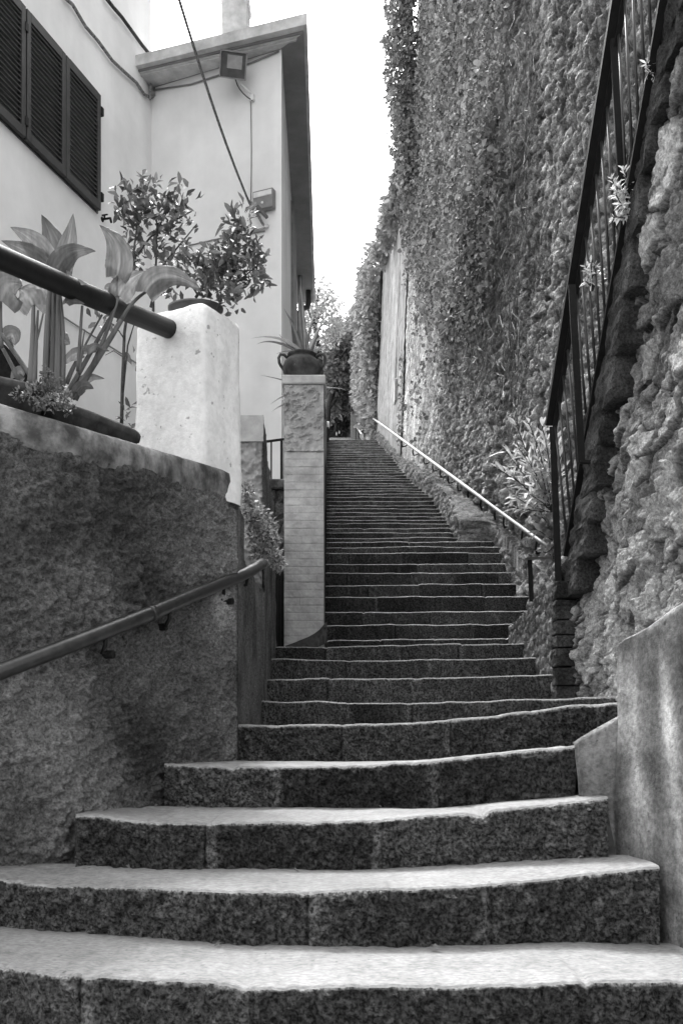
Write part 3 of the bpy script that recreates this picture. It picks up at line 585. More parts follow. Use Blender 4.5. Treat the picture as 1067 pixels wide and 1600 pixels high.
mb = MB(); trough(mb, P(-110, 586, 3.45), P(64, 622, 3.66), .24, .16); mb.make('trough', M['terra'], pl2, smooth=True)
# dark folded object behind plants
mb = MB(); vs = [P(-60, 500, 4.2), P(10, 540, 4.25), P(92, 632, 4.35), P(150, 672, 4.4), P(-60, 690, 4.3)]; vs += [(v[0] - .02, v[1] + .25, v[2] - .02) for v in vs]
mb.add(vs, [(0, 1, 2, 3, 4)[::-1], (5, 6, 7, 8, 9), (0, 5, 6, 1), (1, 6, 7, 2), (2, 7, 8, 3), (3, 8, 9, 4), (4, 9, 5, 0)]); o = mb.make('tarpaulin', M['cloth']); tag(o, 'black tarpaulin slanting down behind the broad leaved plants', 'tarpaulin')

def broad(pts_mid, width, d, parent, side=0, cup=.25, tone=1.0, heart=True, depth_curve=0):
    """broad leaf: midrib through pixel points (base -> tip); width in metres"""
    n = 18; P3 = [Vector(P(x, y, d + (depth_curve * i / (len(pts_mid) - 1)))) for i, (x, y) in enumerate(pts_mid)]
    # quadratic/catmull through 3 points
    a, b, c = P3; b2 = b * 2 - (a + c) * .5; path = bez(a, b2, c, n); nv = 15; V = []
    view = Vector((math.sin(side), -math.cos(side), 0))
    for i, p in enumerate(path):
        t = i / (n - 1); dr = (path[min(i + 1, n - 1)] - path[max(i - 1, 0)]).normalized(); s = dr.cross(view).normalized(); u = s.cross(dr)
        wd = width * .5 * (math.sin(math.pi * min(1, (t * .9 + .1)) ** .62) ** .8 if heart else math.sin(math.pi * t) ** .7) * (1 if t < .96 else .5)
        for j in range(nv):
            q = (j / (nv - 1) - .5) * 2; wav = .04 * width * math.sin(t * 17 + q * 3) * abs(q)
            back = -dr * (.18 * width * max(0, .3 - t) / .3 * abs(q)) if heart else Vector((0, 0, 0))
            V.append(p + s * (wd * q) + u * (-cup * wd * abs(q) ** 1.4 + wav - .012 * width * math.cos(q * 26)) + back)
    tn = [tone * (.9 + .1 * random.random() + .5 * (j == nv // 2) + .16 * math.cos(j * 2.6 + i * .5)) for i in range(n) for j in range(nv)]
    return mk('leaf', [tuple(v) for v in V], grid_faces(n, nv), M['broad'], parent, tone=tn)
cal = thing('arum_plant', 'arum with broad pointed leaves on long pale stalks, left bunch above the black rail', 'plant', tuple(P(85, 620, 3.72)))
LV = [([(86, 426), (84, 385), (66, 336)], .112, 0, .50), ([(92, 420), (106, 385), (115, 334)], .075, .3, .85), ([(76, 418), (54, 380), (17, 355)], .085, -.5, 1.0), ([(74, 426), (48, 398), (3, 376)], .080, -.7, .72),
      ([(87, 432), (108, 396), (150, 393)], .075, .5, .62),
      ([(52, 476), (40, 458), (30, 452)], .10, 0, 1.5), ([(54, 476), (66, 452), (80, 450)], .10, 0, 1.5), ([(2, 470), (14, 446), (36, 446)], .13, .2, .8), ([(0, 462), (-10, 440), (14, 422)], .12, 0, .8),
      ([(10, 528), (20, 524), (24, 540)], .075, 0, .9), ([(84, 524), (96, 528), (110, 538)], .07, .3, .8), ([(26, 590), (32, 580), (38, 588)], .05, 0, .7), ([(100, 440), (106, 430), (104, 422)], .035, 0, 1), ([(104, 474), (112, 470), (134, 475)], .03, 0, .9), ([(108, 441), (120, 440), (137, 444)], .03, .2, 1.0)]
for p, wd, sd_, tn in LV: broad(p, wd * 1.12, 3.70 + random.uniform(-.05, .05), cal, sd_, tone=tn * .95)
def stalk(parent, a, b, c, r0, r1, d=3.72):
    mb = MB(); mb.tube(bez(P(a[0], a[1], d), P(b[0], b[1], d), P(c[0], c[1], d), 10), [r0 + (r1 - r0) * i / 9 for i in range(10)], 8); return mb.make('stalk', M['stalk'], parent, smooth=True)
for a, b, c2, r0, r1 in (((72, 612), (72, 520), (82, 420), .014, .010), ((80, 612), (86, 520), (84, 420), .013, .008), ((90, 612), (92, 520), (92, 455), .016, .010), ((98, 604), (104, 520), (90, 430), .010, .006), ((48, 604), (52, 540), (53, 474), .014, .007), ((54, 604), (56, 540), (60, 485), .012, .004), ((50, 560), (62, 520), (68, 490), .006, .003),
                         ((85, 600), (84, 530), (76, 465), .006, .004), ((4, 545), (0, 500), (2, 468), .008, .006), ((50, 590), (20, 545), (-10, 505), .009, .008), ((30, 595), (8, 545), (-12, 520), .008, .006), ((122, 580), (126, 520), (129, 478), .007, .005), ((125, 585), (128, 540), (133, 515), .006, .002)):
    stalk(cal, a, b, c2, r0, r1)
cal2 = thing('arum_plant', 'arum leaning right with a tall heart shaped leaf in front of the white pillar', 'plant', tuple(P(125, 620, 3.95)))
for p, wd, sd_, tn in [([(183, 430), (184, 385), (156, 352)], .105, .2, .85), ([(184, 428), (172, 412), (166, 405)], .06, -.2, .9), ([(186, 462), (200, 440), (228, 424)], .10, .2, 1.1), ([(182, 462), (172, 450), (164, 452)], .06, .2, 1.1), ([(228, 456), (262, 430), (314, 452)], .105, .2, .9), ([(232, 455), (275, 436), (318, 460)], .05, .4, .7),
                    ([(125, 548), (150, 544), (172, 549)], .035, .2, 1.1), ([(128, 550), (112, 556), (101, 570)], .05, .2, .9), ([(122, 602), (140, 590), (164, 592)], .04, .2, .8), ([(120, 612), (132, 602), (147, 608)], .05, .2, .8), ([(136, 550), (150, 540), (160, 548)], .03, 0, .8)]:
    broad(p, wd, 3.9 + random.uniform(-.03, .03), cal2, sd_, tone=tn)
for a, b, c2, r0, r1 in (((104, 618), (140, 555), (170, 500), .012, .007), ((112, 622), (155, 560), (190, 500), .015, .010), ((118, 624), (160, 550), (186, 462), .012, .006), ((170, 500), (184, 480), (184, 428), .006, .004), ((190, 500), (205, 470), (230, 455), .008, .006), ((106, 600), (120, 560), (160, 492), .006, .004), ((98, 610), (108, 580), (128, 548), .005, .004), ((96, 612), (100, 580), (102, 566), .010, .004)):
    stalk(cal2, a, b, c2, r0, r1, 3.92)

def leafy(name, label, cat, base, stems, clusters, n, ll, lw, tone, tvar=.35, spread=1.0, group=None, mat='leaf', up=.4, bark='bark', depth=.1):
    """shrub: stems [(pts, radius)], clusters [(px,py,d,rx,ry,rd,weight)]"""
    t = thing(name, label, cat, base, group)
    for pts, r in stems:
        mb = MB(); mb.tube(pts, [r * (1 - .6 * i / max(1, len(pts) - 1)) for i in range(len(pts))], 7); mb.make('branch', M[bark], t, smooth=True)
    ws = np.array([c[6] for c in clusters], float); ws /= ws.sum(); pos = []; ctr = []
    for c, w_ in zip(clusters, ws):
        k = max(3, int(n * w_)); v = RNG.normal(size=(k, 3)); v /= np.linalg.norm(v, axis=1, keepdims=True); v *= (RNG.random((k, 1)) ** .45)
        cc = np.array(P(c[0], c[1], c[2])); sc = np.array([c[3] / F * c[2], c[5], c[4] / F * c[2]]) * spread; pos.append(cc + v * sc); ctr.append(v)
    pos = np.concatenate(pos); ctr = np.concatenate(ctr); k = len(pos)
    dirs = ctr * .8 + rnd_dirs(k) * .9 + np.array([0, 0, up]); nr = rnd_dirs(k, (0, -.2, .7), .7)
    L = ll * (.6 + .7 * RNG.random(k)); v, f, tn = leaves(pos, dirs, nr, L, lw / ll * L, tone * (1 - tvar + 2 * tvar * RNG.random(k)))
    mk('foliage', v, f, M[mat], t, tone=tn, smooth=False); return t
def br(*pts, d=4.6): return [P(x, y, d + (z[0] if z else 0)) for x, y, *z in pts]
leafy('slender_shrub', 'slender small leaved shrub with dark thin stems, left of the white pillar', 'shrub', tuple(P(205, 700, 4.95)),
      [(br((190, 690), (192, 600), (195, 520), (206, 440), (210, 390), (216, 340), d=4.95), .010), (br((206, 440), (212, 400), (236, 370), (272, 345), (300, 330), d=4.95), .007), (br((240, 660), (240, 470), (244, 420), (246, 350), (232, 310), d=4.95), .008),
       (br((236, 480), (250, 420), (275, 390), (308, 350), d=4.95), .007), (br((216, 350), (205, 320), (200, 300), d=4.95), .004), (br((190, 640), (200, 540), (212, 500), d=4.95), .006), (br((195, 530), (185, 515), (175, 505), d=4.95), .004), (br((196, 560), (178, 548), (165, 555), d=4.95), .003),
       (br((276, 345), (285, 310), (280, 295), d=4.95), .004), (br((246, 360), (262, 330), (258, 300), d=4.95), .004)],
      [(205, 320, 4.95, 22, 26, .12, 1.4), (232, 305, 4.95, 28, 18, .12, 1.2), (215, 350, 4.95, 26, 22, .12, 1.2), (255, 330, 4.95, 30, 30, .12, 1.1), (275, 360, 4.95, 26, 30, .12, 1.1), (240, 380, 4.95, 34, 26, .12, 1.2), (290, 320, 4.95, 18, 20, .1, .6), (210, 400, 4.95, 20, 20, .1, .5), (255, 420, 4.95, 30, 26, .12, .9), (280, 440, 4.95, 22, 20, .1, .5),
       (195, 490, 4.95, 20, 8, .1, .3), (160, 500, 4.95, 20, 8, .1, .35), (210, 570, 4.95, 10, 12, .1, .12), (200, 650, 4.95, 12, 30, .1, .2)], 620, .052, .022, .10, tvar=.7, spread=1.25)
# dark pot on the pillar with a second shrub
dp = MB(); cpt = P(306, 474, 4.62); dp.lathe((cpt[0], cpt[1], zt_), [(0, .0), (.075, .0), (.085, .02), (.10, .055), (.112, .065), (.112, .075), (.09, .075), (0, .06)], 26, sx=1.15, sy=.9); o = dp.make('dark_bowl', M['lampbody'], smooth=True); tag(o, 'dark shallow bowl holding the shrub on top of the white pillar', 'pot')
leafy('potted_shrub', 'bushy shrub with glossy dark leaves spilling from the bowl on the white pillar', 'shrub', (cpt[0], cpt[1], zt_ + .06),
      [(br((306, 465), (330, 430), (362, 395), (376, 340), d=4.62), .007), (br((310, 462), (290, 430), (270, 420), d=4.62), .005), (br((330, 440), (372, 440), (408, 410), d=4.62), .005), (br((340, 425), (330, 400), (305, 395), d=4.62), .004)],
      [(372, 345, 4.62, 22, 22, .08, .7), (380, 375, 4.62, 24, 20, .1, .8), (370, 405, 4.62, 30, 24, .1, 1.2), (392, 430, 4.62, 26, 26, .1, 1.1), (350, 430, 4.62, 32, 22, .1, 1.2), (330, 405, 4.62, 26, 18, .1, .8), (305, 420, 4.62, 24, 18, .1, .6), (340, 455, 4.55, 30, 14, .08, .9), (362, 470, 4.5, 18, 14, .06, .5), (405, 400, 4.62, 14, 14, .08, .3), (300, 400, 4.62, 16, 10, .08, .25)], 700, .050, .021, .10, tvar=.7, spread=1.15)
leafy('trough_herb', 'small fine leaved herb growing in the trough planter by the stalks', 'plant', tuple(P(75, 625, 3.5)), [(br((75, 640), (72, 610), (70, 590), d=3.5), .003)],
      [(60, 612, 3.5, 18, 14, .06, 1), (82, 605, 3.5, 20, 16, .06, 1.2), (95, 622, 3.45, 20, 12, .05, 1), (70, 632, 3.4, 22, 8, .05, 1), (40, 618, 3.4, 20, 10, .05, .6), (105, 640, 3.5, 14, 6, .04, .4), (74, 585, 3.5, 8, 10, .04, .4)], 620, .017, .008, .12)
leafy('hanging_bush', 'bright small leaved bush spilling over the wall behind the handrail end', 'bush', tuple(P(410, 870, 5.4)), [(br((392, 800), (405, 830), (418, 860), (432, 880), d=5.5), .008), (br((400, 820), (402, 850), (410, 872), d=5.4), .006)],
      [(388, 772, 5.2, 10, 14, .1, .7), (392, 800, 5.3, 12, 22, .12, 1.1), (406, 812, 5.4, 18, 20, .14, 1.4), (404, 838, 5.4, 20, 20, .15, 1.5), (420, 845, 5.5, 18, 18, .12, 1.2), (412, 866, 5.4, 20, 14, .12, 1.1), (430, 872, 5.6, 13, 14, .1, .8), (436, 884, 5.7, 8, 10, .08, .3), (424, 822, 5.6, 10, 10, .1, .4)], 1700, .026, .014, .20, tvar=.7)

# ============================================================ HOUSES
h1 = thing('left_house', 'white rendered house with dark louvred shutters at the upper left', 'house', (-3.2, 10, 1.2))
HX = lambda d: -6.015 + .31 * d
mb = MB(); mb.prism([(HX(6.5), 6.5), (HX(12), 12.0), (-7.8, 13.8), (-9.4, 8.0)], 1.0, 11.2); mb.make('wall', M['house'], h1)
mb = MB(); mb.prism([(HX(6.4) + .25, 6.3), (HX(12.0) + .30, 12.05), (-7.8, 14.1), (-9.6, 7.8)], 11.2, 11.4); mb.make('roof', M['concrete'], h1)
fd = Vector((.31, 1, 0)).normalized(); fn = Vector((1, -.31, 0)).normalized()       # along the face (deeper), outward
def onface(px): return -6.015 / ((px - CX) / F - .31)
Zt, Zb = 7.04, 5.786
def shutter(pa, pb, k):
    a = onface(pa); b = onface(pb); A_ = Vector((HX(a), a, 0)); B_ = Vector((HX(b), b, 0)); L = (B_ - A_).length
    t = MB(); o_ = fn * .045
    for (s0, s1, z0, z1) in ((0, .065, Zb, Zt), (L - .065, L, Zb, Zt)):
        p = A_ + fd * ((s0 + s1) / 2) + o_; t.box((p.x, p.y, (z0 + z1) / 2), (s1 - s0, .045, z1 - z0), math.atan2(fd.y, fd.x), bev=.004)
    for z in (Zb + .045, Zt - .045):
        p = A_ + fd * (L / 2) + o_; t.box((p.x, p.y, z), (L - .13, .043, .09), math.atan2(fd.y, fd.x))
    fr = t.make('shutter', M['shutter'], h1)
    t = MB(); z = Zb + .10
    while z < Zt - .10:
        p0 = A_ + fd * .065 + o_; p1 = A_ + fd * (L - .065) + o_; up = Vector((0, 0, 1)) * .75 - fn * .66
        t.bar((p0.x, p0.y, z), (p1.x, p1.y, z), .030, .006, up=(fn * .5 + Vector((0, 0, .866)))); z += .050
    t.make('louvres', M['slat'], fr)
    return A_, B_
mb = MB(); a = onface(-70); b = onface(152); p = Vector((HX((a + b) / 2), (a + b) / 2, (Zt + Zb) / 2)) + fn * .008; mb.box(tuple(p), ((Vector((HX(b), b, 0)) - Vector((HX(a), a, 0))).length, .016, Zt - Zb + .02), math.atan2(fd.y, fd.x)); mb.make('window_recess', M['lampbody'], h1)
for k, (pa, pb) in enumerate(((-75, -20), (-19, 32), (34, 95), (96, 150))): shutter(pa, pb, k)
for px, zs_ in ((152, (6.88, 5.95)), (33, (6.85, 5.95))):
    for z in zs_:
        a = onface(px); p = Vector((HX(a), a, z)) + fn * .05; mb = MB(); mb.box(tuple(p), (.05, .05, .09), math.atan2(fd.y, fd.x), bev=.005); mb.make('hinge', M['iron'], h1)
def facept(px, py, off=.02):
    a = onface(px); p = Vector((HX(a), a, (HY - py) / F * a)) + fn * off; return p
mb = MB(); mb.tube([facept(x, y, .03) for x, y in ((96, -4), (110, 8), (130, 42), (150, 65), (172, 95), (190, 112), (210, 130), (222, 148), (231, 153))], .018, 8)
o = mb.make('wall_cable', M['cable'], smooth=True); tag(o, 'pale thick cable sagging across the left house front, the lower of two', 'cable')
mb = MB(); mb.tube([facept(x, y, .04) for x, y in ((158, -6), (172, 12), (186, 28), (202, 50), (218, 72), (228, 84), (236, 100))], .020, 8)
o = mb.make('wall_cable', M['bark'], smooth=True); tag(o, 'dark thick cable near the corner top of the left house, the upper of two', 'cable')
mb = MB(); 
for k in range(4): mb.tube([facept(229 + k * 2.2, 84 + 3 * k, .04 + .01 * k), facept(232 + k * 1.5, 110, .05), facept(231 + k * 1.8, 135, .04), facept(229 + 2.4 * k, 157 - 2 * k, .05)], .012, 7)
o = mb.make('cable_bundle', M['cable'], smooth=True); tag(o, 'tangled bundle of cables on the corner where the two houses meet', 'cable')
# tap on wall
tp = facept(160, 343, .0); mb = MB(); mb.tube([tp, tp + fn * .10], .012, 8); mb.tube([tp + fn * .03 + Vector((0, 0, 0)), tp + fn * .03 + Vector((0, 0, .04))], .010, 8); mb.bar(tp + fn * .0 + Vector((0, 0, .045)), tp + fn * .07 + Vector((0, 0, .045)), .016, .01); mb.tube([tp + fn * .10 + Vector((0, 0, .004)), tp + fn * .115 + Vector((0, 0, -.05))], .013, 8); mb.tube([tp - fn * .005, tp + fn * .008], .028, 10)
o = mb.make('water_tap', M['iron'], smooth=True); tag(o, 'small black water tap on the left house wall below the shutters', 'tap')
# thin conduit low on the wall
mb = MB(); mb.tube([facept(40, 458, .015), facept(120, 510, .015), facept(232, 580, .015)], .008, 6); o = mb.make('conduit', M['grey'], smooth=True); tag(o, 'thin grey conduit running diagonally down the left house wall behind the plants', 'conduit')

# house 2
h2 = thing('corner_house', 'white house with a concrete eave slab, right of the shuttered house', 'house', (-2.5, 14, 2.6))
C2 = (-.683, 11.32); FX = lambda d: -2.295 - 2.38 * (d - 12)
mb = MB(); mb.prism([(HX(12) - 1.8, 12.0 + .55), (FX(12.02), 12.02), C2, (-.76, 17.1), (-5.5, 17.3)], 2.1, 7.93); mb.make('wall', [M['house']], h2)
slab = [(-.378, 10.95), (-.467, 17.9), (-6.0, 18.2), (-6.0, 13.1), (-2.42, 11.63)]
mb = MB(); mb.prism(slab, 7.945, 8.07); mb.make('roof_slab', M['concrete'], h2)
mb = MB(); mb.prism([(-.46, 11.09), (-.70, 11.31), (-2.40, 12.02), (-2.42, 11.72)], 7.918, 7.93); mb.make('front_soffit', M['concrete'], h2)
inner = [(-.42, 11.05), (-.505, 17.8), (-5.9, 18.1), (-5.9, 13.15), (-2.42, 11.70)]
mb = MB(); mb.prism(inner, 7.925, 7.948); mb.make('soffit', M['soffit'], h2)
mb = MB(); mb.prism([(-.50, 11.14), (-.51, 11.17), (-2.45, 11.79), (-2.45, 11.76)], 7.905, 7.93); mb.make('moulding', M['concrete'], h2)
rp = 8.07; mb = MB(); mb.add([(-.46, 11.05, rp), (-.55, 17.8, rp), (-5.9, 18.1, rp), (-5.9, 13.15, rp), (-2.5, 11.72, rp), (-3.2, 15, rp + .55), (-3.2, 16, rp + .55)], [(0, 1, 6, 5), (1, 2, 6), (2, 3, 5, 6), (3, 4, 5), (4, 0, 5)]); mb.make('roof', M['concrete'], h2)
cz = P(369, 47, 12.5); zc = (HY - 12) / F * 12.5; mb = MB(); mb.box((cz[0], 12.5, (8.05 + zc) / 2), (.32, .36, zc - 8.05), bev=.01); chm = mb.make('chimney', M['concrete'], h2)
mb = MB(); cx_ = cz[0]; y_ = 12.5
mb.box((cx_, y_, zc + .015), (.37, .42, .03)); 
for sx_ in (-1, 1): mb.add([(cx_ + sx_ * .17, y_ - .19, zc + .03), (cx_ + sx_ * .17, y_ + .19, zc + .03), (cx_, y_ + .19, zc + .34), (cx_, y_ - .19, zc + .34), (cx_ + sx_ * .125, y_ - .19, zc + .03), (cx_ + sx_ * .125, y_ + .19, zc + .03), (cx_, y_ + .19, zc + .27), (cx_, y_ - .19, zc + .27)], [(0, 1, 2, 3), (4, 7, 6, 5), (0, 3, 7, 4), (1, 5, 6, 2), (0, 4, 5, 1), (3, 2, 6, 7)])
mb.make('chimney_cowl', M['house_side'], chm)
mb = MB(); mb.box((cx_, y_ + .1, zc + .10), (.16, .05, .16)); mb.make('flue', M['lampbody'], chm)
# side openings of house 2
def sidept(px, d, z, off=.02): return (-.683 - .0133 * (d - 11.32) + off, d, z)
mb = MB(); mb.box((-.705, 14.6, 6.9), (.05, .9, 1.7), bev=.005); mb.make('side_shutter', M['grey'], h2)
mb = MB(); mb.box((-.69, 16.3, 5.9), (.10, .30, 1.35), bev=.005); mb.make('window_box', M['grey'], h2)
mb = MB(); mb.tube([(-.58, 17.35, 7.92), (-.575, 17.35, 7.72), (-.60, 17.33, 7.62), (-.68, 17.28, 7.58), (-.74, 17.25, 7.48), (-.745, 17.25, 2.7)], .05, 10); mb.make('downpipe', M['lampbody'], h2, smooth=True)
mb = MB(); mb.tube([(-.70, 16.8, 8.0 - .08), (-.70, 16.8, 4.5)], .035, 8); mb.make('vent_pipe', M['grey'], h2, smooth=True)
# facade details
def fac(px, py, off=.02):
    a = (px - CX) / F; d = 26.265 / (a + 2.38); n = Vector((-1, -2.38, 0)).normalized() * -1; n = Vector((-.387, -.922, 0)); p = Vector((a * d, d, (HY - py) / F * d)) + n * off; return p
fan = Vector((-.387, -.922, 0)); fat = Vector((.922, -.387, 0)); far_rz = math.atan2(-.387, .922)
mb = MB(); mb.tube([fac(237, 143, .02), fac(300, 133, .015), fac(350, 117, .02), fac(400, 97, .015), fac(437, 82, .02)], .010, 6); o = mb.make('thin_cable', M['grey'], smooth=True); tag(o, 'thin cable running under the eave across the corner house front', 'cable')
mb = MB(); mb.tube([fac(393, 160, .015), fac(394, 240, .015), fac(393, 330, .015)], .006, 6); o = mb.make('lamp_cable', M['grey'], smooth=True); tag(o, 'thin vertical cable hanging below the upper floodlight', 'cable')
mb = MB(); mb.tube([fac(285, 387, .015), fac(343, 374, .015), fac(415, 362, .015)], .008, 6); o = mb.make('horizontal_cable', M['grey'], smooth=True); tag(o, 'thin cable low on the corner house front behind the shrubs', 'cable')
# floodlight
fl = thing('floodlight', 'black floodlight with a pale rim on a bracket under the eave', 'floodlight', tuple(fac(395, 152, .05)))
ctr = fac(382, 124, .26); ax = Vector((.97, -.17, -.22)).normalized(); ang = math.radians(28); nn = Vector((-.1, -.9, -.42)).normalized(); ax = (ax - nn * ax.dot(nn)).normalized(); upv = nn.cross(ax).normalized() * -1
if upv.z < 0: upv = -upv
def obox(mb, c, hw, hh, d0, d1, sw=1.0, tone=1):
    vs = []
    for dd, k in ((d0, sw), (d1, 1.0)):
        for i, j in ((-1, -1), (1, -1), (1, 1), (-1, 1)): vs.append(c + ax * (i * hw * k) + upv * (j * hh * k) + nn * dd)
    mb.add(vs, [(3, 2, 1, 0), (4, 5, 6, 7), (0, 1, 5, 4), (1, 2, 6, 5), (2, 3, 7, 6), (3, 0, 4, 7)], tone)
mb = MB(); obox(mb, ctr, .15, .13, -.12, -.0, .7); mb.make('housing', M['lampbody'], fl)
mb = MB()
for i, j, a_, b_ in ((0, 1, .155, .006), (0, -1, .155, .006), (1, 0, .006, .135), (-1, 0, .006, .135)): obox(mb, ctr + ax * (i * .148) + upv * (j * .128), a_, b_, 0, .022)
mb.make('rim', M['grey'], fl)
mb = MB(); obox(mb, ctr, .135, .115, .0, .006); mb.make('reflector', M['lampbody'], fl)
mb = MB(); obox(mb, ctr + upv * .03 + ax * .015, .085, .065, .006, .012); mb.make('lens', M['glass'], fl)
mb = MB(); mb.tube([ctr - nn * .08 + ax * .08, ctr - upv * .16 + ax * .09 - nn * .04, fac(396, 150, .02)], .012, 8); mb.box(tuple(fac(396, 155, .02)), (.05, .05, .07), far_rz); mb.make('bracket', M['pale'], fl)
mb = MB(); mb.tube(bez(ctr - nn * .1 - upv * .02, ctr - upv * .22 - nn * .05, fac(397, 160, .03), 8), .007, 6); mb.make('cable', M['lampbody'], fl, smooth=True)
# grey box / second lamp
lb = thing('wall_lamp_box', 'flat grey rectangular box with a pale upper band, low on the corner house front', 'lamp', tuple(fac(416, 332, .02)))
c0 = fac(416, 317, .05)
def fbox(mb, c, wx, hz, th): mb.box(tuple(c), (wx, th, hz), far_rz, bev=.004)
mb = MB(); fbox(mb, c0, .255, .215, .08); mb.make('casing', M['grey'], lb)
mb = MB(); fbox(mb, c0 + fan * .042 + Vector((0, 0, .06)), .23, .062, .01); mb.make('pale_band', M['pale'], lb)
mb = MB(); mb.tube([c0 + fan * .040 + Vector((0, 0, -.045)), c0 + fan * .052 + Vector((0, 0, -.045))], .014, 12); mb.make('button', M['pale'], lb)
# overhead wire with anchor
wr = thing('overhead_wire', 'twisted wire stretched from overhead down to its anchor on the corner house', 'wire', tuple(fac(416, 358, .02)))
e0 = Vector(P(262, -60, 7.0)); e1 = fac(408, 342, .22); mb = MB(); pts = [e0.lerp(e1, i / 14) + Vector((0, 0, -.10 * math.sin(math.pi * i / 14))) for i in range(15)]; mb.tube(pts, .012, 7); mb.make('wire', M['cable'], wr, smooth=True)
mb = MB(); mb.bar(fac(403, 326, .2), fac(416, 358, .03), .022); mb.make('anchor_rod', M['cable'], wr)
mb = MB(); mb.bar(fac(412, 333, .16), fac(425, 348, .12), .035, .035); mb.make('anchor_arm', M['lampbody'], wr)
mb = MB(); mb.box(tuple(fac(408, 358, .03)), (.22, .04, .03), far_rz); mb.make('anchor_plate', M['house_side'], wr)

# ============================================================ RIGHT: HIGH WALLS
KW = ([5.0, 9.35, 12.5, 16.3, 23.6, 29.0], [2.08, 2.02, 1.97, 1.78, 1.345, 1.03])
WX = lambda d: np.interp(d, KW[0], KW[1])
_dt = np.linspace(5.0, 29, 600); _pt = WX(_dt) / _dt * F + CX
def dpx(px): return np.interp(-np.asarray(px, float), -_pt, _dt)        # distance at which the foot of the wall crosses a photo column
BAT = .04
hw = thing('high_stone_wall', 'very high weathered rubble wall rising along the right of the stairs', 'wall', (2.0, 12, 1))
nu, nv = 620, 430
D = 5.4 * (23.8 / 5.4) ** np.linspace(0, 1, nu)[:, None]
zbase = np.interp(D, [5.4, 9.3, 12.2, 17.4, 23.8], [.9, .9, 1.8, 3.8, 6.0]); ztp = np.interp(D, [5.4, 10.6, 23.8], [8.6, 11.5, 18.8]) + (fbm(D * 2, D * 0, 3, 2) - .5) * .8
T = np.linspace(0, 1, nv)[None, :] ** 1.15; Z = zbase + (ztp - zbase) * T; Dm = D + 0 * Z
e, tn, tl = stones(Dm, Z, .24, .17, 6, .5); e2, tn2, tl2 = stones(Dm, Z, .11, .085, 16, .5)
stonem = np.clip(e * 3.2, 0, 1)
buried = np.clip((fbm(Dm * .9, Z * .9, 3, 19) - .38) * 5, 0, 1)
disp = (stonem * (.03 + .04 * tn) + tl * .10) * (.35 + .65 * buried) + np.clip(e2 * 4, 0, 1) * .03 + (fbm(Dm * 9, Z * 9, 5, 31) - .5) * .12 + (fbm(Dm * .5, Z * .5, 3, 37) - .5) * .25
ivy_recess = np.clip((Dm - 10.5) / .3, 0, 1) * np.clip((Z - 3.2) / 3, 0, 1) * .12
holes = np.clip((.05 - _h(np.floor(Dm * 3), np.floor(Z * 4), 7, 5)) * 100, 0, 1) * np.clip(1 - 3.4 * np.sqrt(((Dm * 3) % 1 - .5) ** 2 + ((Z * 4) % 1 - .5) ** 2), 0, 1)
XW = WX(Dm) + BAT * (Z - zbase) - disp + ivy_recess + holes * .25 - .16 * np.exp(-((Dm - 10.45) / .05) ** 2) * 0
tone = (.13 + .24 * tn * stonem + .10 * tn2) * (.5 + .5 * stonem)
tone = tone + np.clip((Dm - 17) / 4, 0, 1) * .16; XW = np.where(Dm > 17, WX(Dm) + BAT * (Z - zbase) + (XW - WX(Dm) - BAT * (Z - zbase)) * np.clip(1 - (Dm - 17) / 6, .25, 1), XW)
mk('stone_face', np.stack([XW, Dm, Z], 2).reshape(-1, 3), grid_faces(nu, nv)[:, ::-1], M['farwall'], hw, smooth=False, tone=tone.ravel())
mb = MB(); mb.prism([(WX(5.4) + .2, 5.4), (WX(5.4) + 1.8, 5.4), (WX(23.8) + 2.2, 23.8), (WX(23.8) + .25, 23.8)], .2, [8.4, 8.4, 18.4, 18.4]); 
o = MB(); o.prism([(WX(5.4) + .75, 5.4), (WX(5.4) + 1.8, 5.4), (WX(23.8) + 2.2, 23.8), (WX(23.8) + .85, 23.8)], .2, [8.3, 8.3, 18.0, 18.0], tone=.14); o.make('core', M['farwall'], hw, tone=True)
# low plinth along the steps, with its own rough top
pth = thing('stair_plinth', 'low crumbling stone plinth between the wide steps and the pale handrail', 'wall', (1.8, 10.5, 1))
KD = np.array([9.0, 9.9, 10.9, 12.2, 12.5, 13.5, 15.0, 17.4, 20.0, 24.0, 29.0]); KXi = np.array([1.93, 1.90, 1.93, 1.88, 1.50, 1.53, 1.60, 1.62, 1.45, 1.27, 1.0]) 
nu, nv = 420, 60; D = np.linspace(9.0, 28.9, nu)[:, None]; S_ = np.linspace(0, 1, nv)[None, :]
KXi2 = np.interp(D, KD, KXi); zst = np.interp(D, [9, 12.15, 17.4, 22.7, 28.6], [1.05, 2.45, 4.33, 6.2, 8.75])
ztop_ = zst + np.interp(D, [9, 12, 17, 29], [.36, .20, .28, .22]) + (fbm(D * 3, D * 0, 3, 4) - .5) * .15
xo = np.maximum(WX(D) - .02, KXi2 + .06)
vert = np.clip(S_ / .65, 0, 1); hor = np.clip((S_ - .65) / .35, 0, 1)
Z = (zst - .5) + (ztop_ - zst + .5) * vert + hor * .12; Xp = KXi2 + (vert ** 2) * .05 + (xo + .15 - KXi2) * hor; Dm = D + 0 * Z
e, tn, tl = stones(Dm, Z + hor * .5, .2, .13, 26, .5)
dd = (np.clip(e * 3, 0, 1) * .05 + tl * .05 + (fbm(Dm * 8, Z * 8, 4, 3) - .5) * .08)
mk('stone_face', np.stack([Xp - dd * (1 - hor), Dm, Z + dd * hor], 2).reshape(-1, 3), grid_faces(nu, nv)[:, ::-1], M['farwall'], pth, smooth=False, tone=(.11 + .12 * tn * np.clip(e * 3, 0, 1)).ravel())
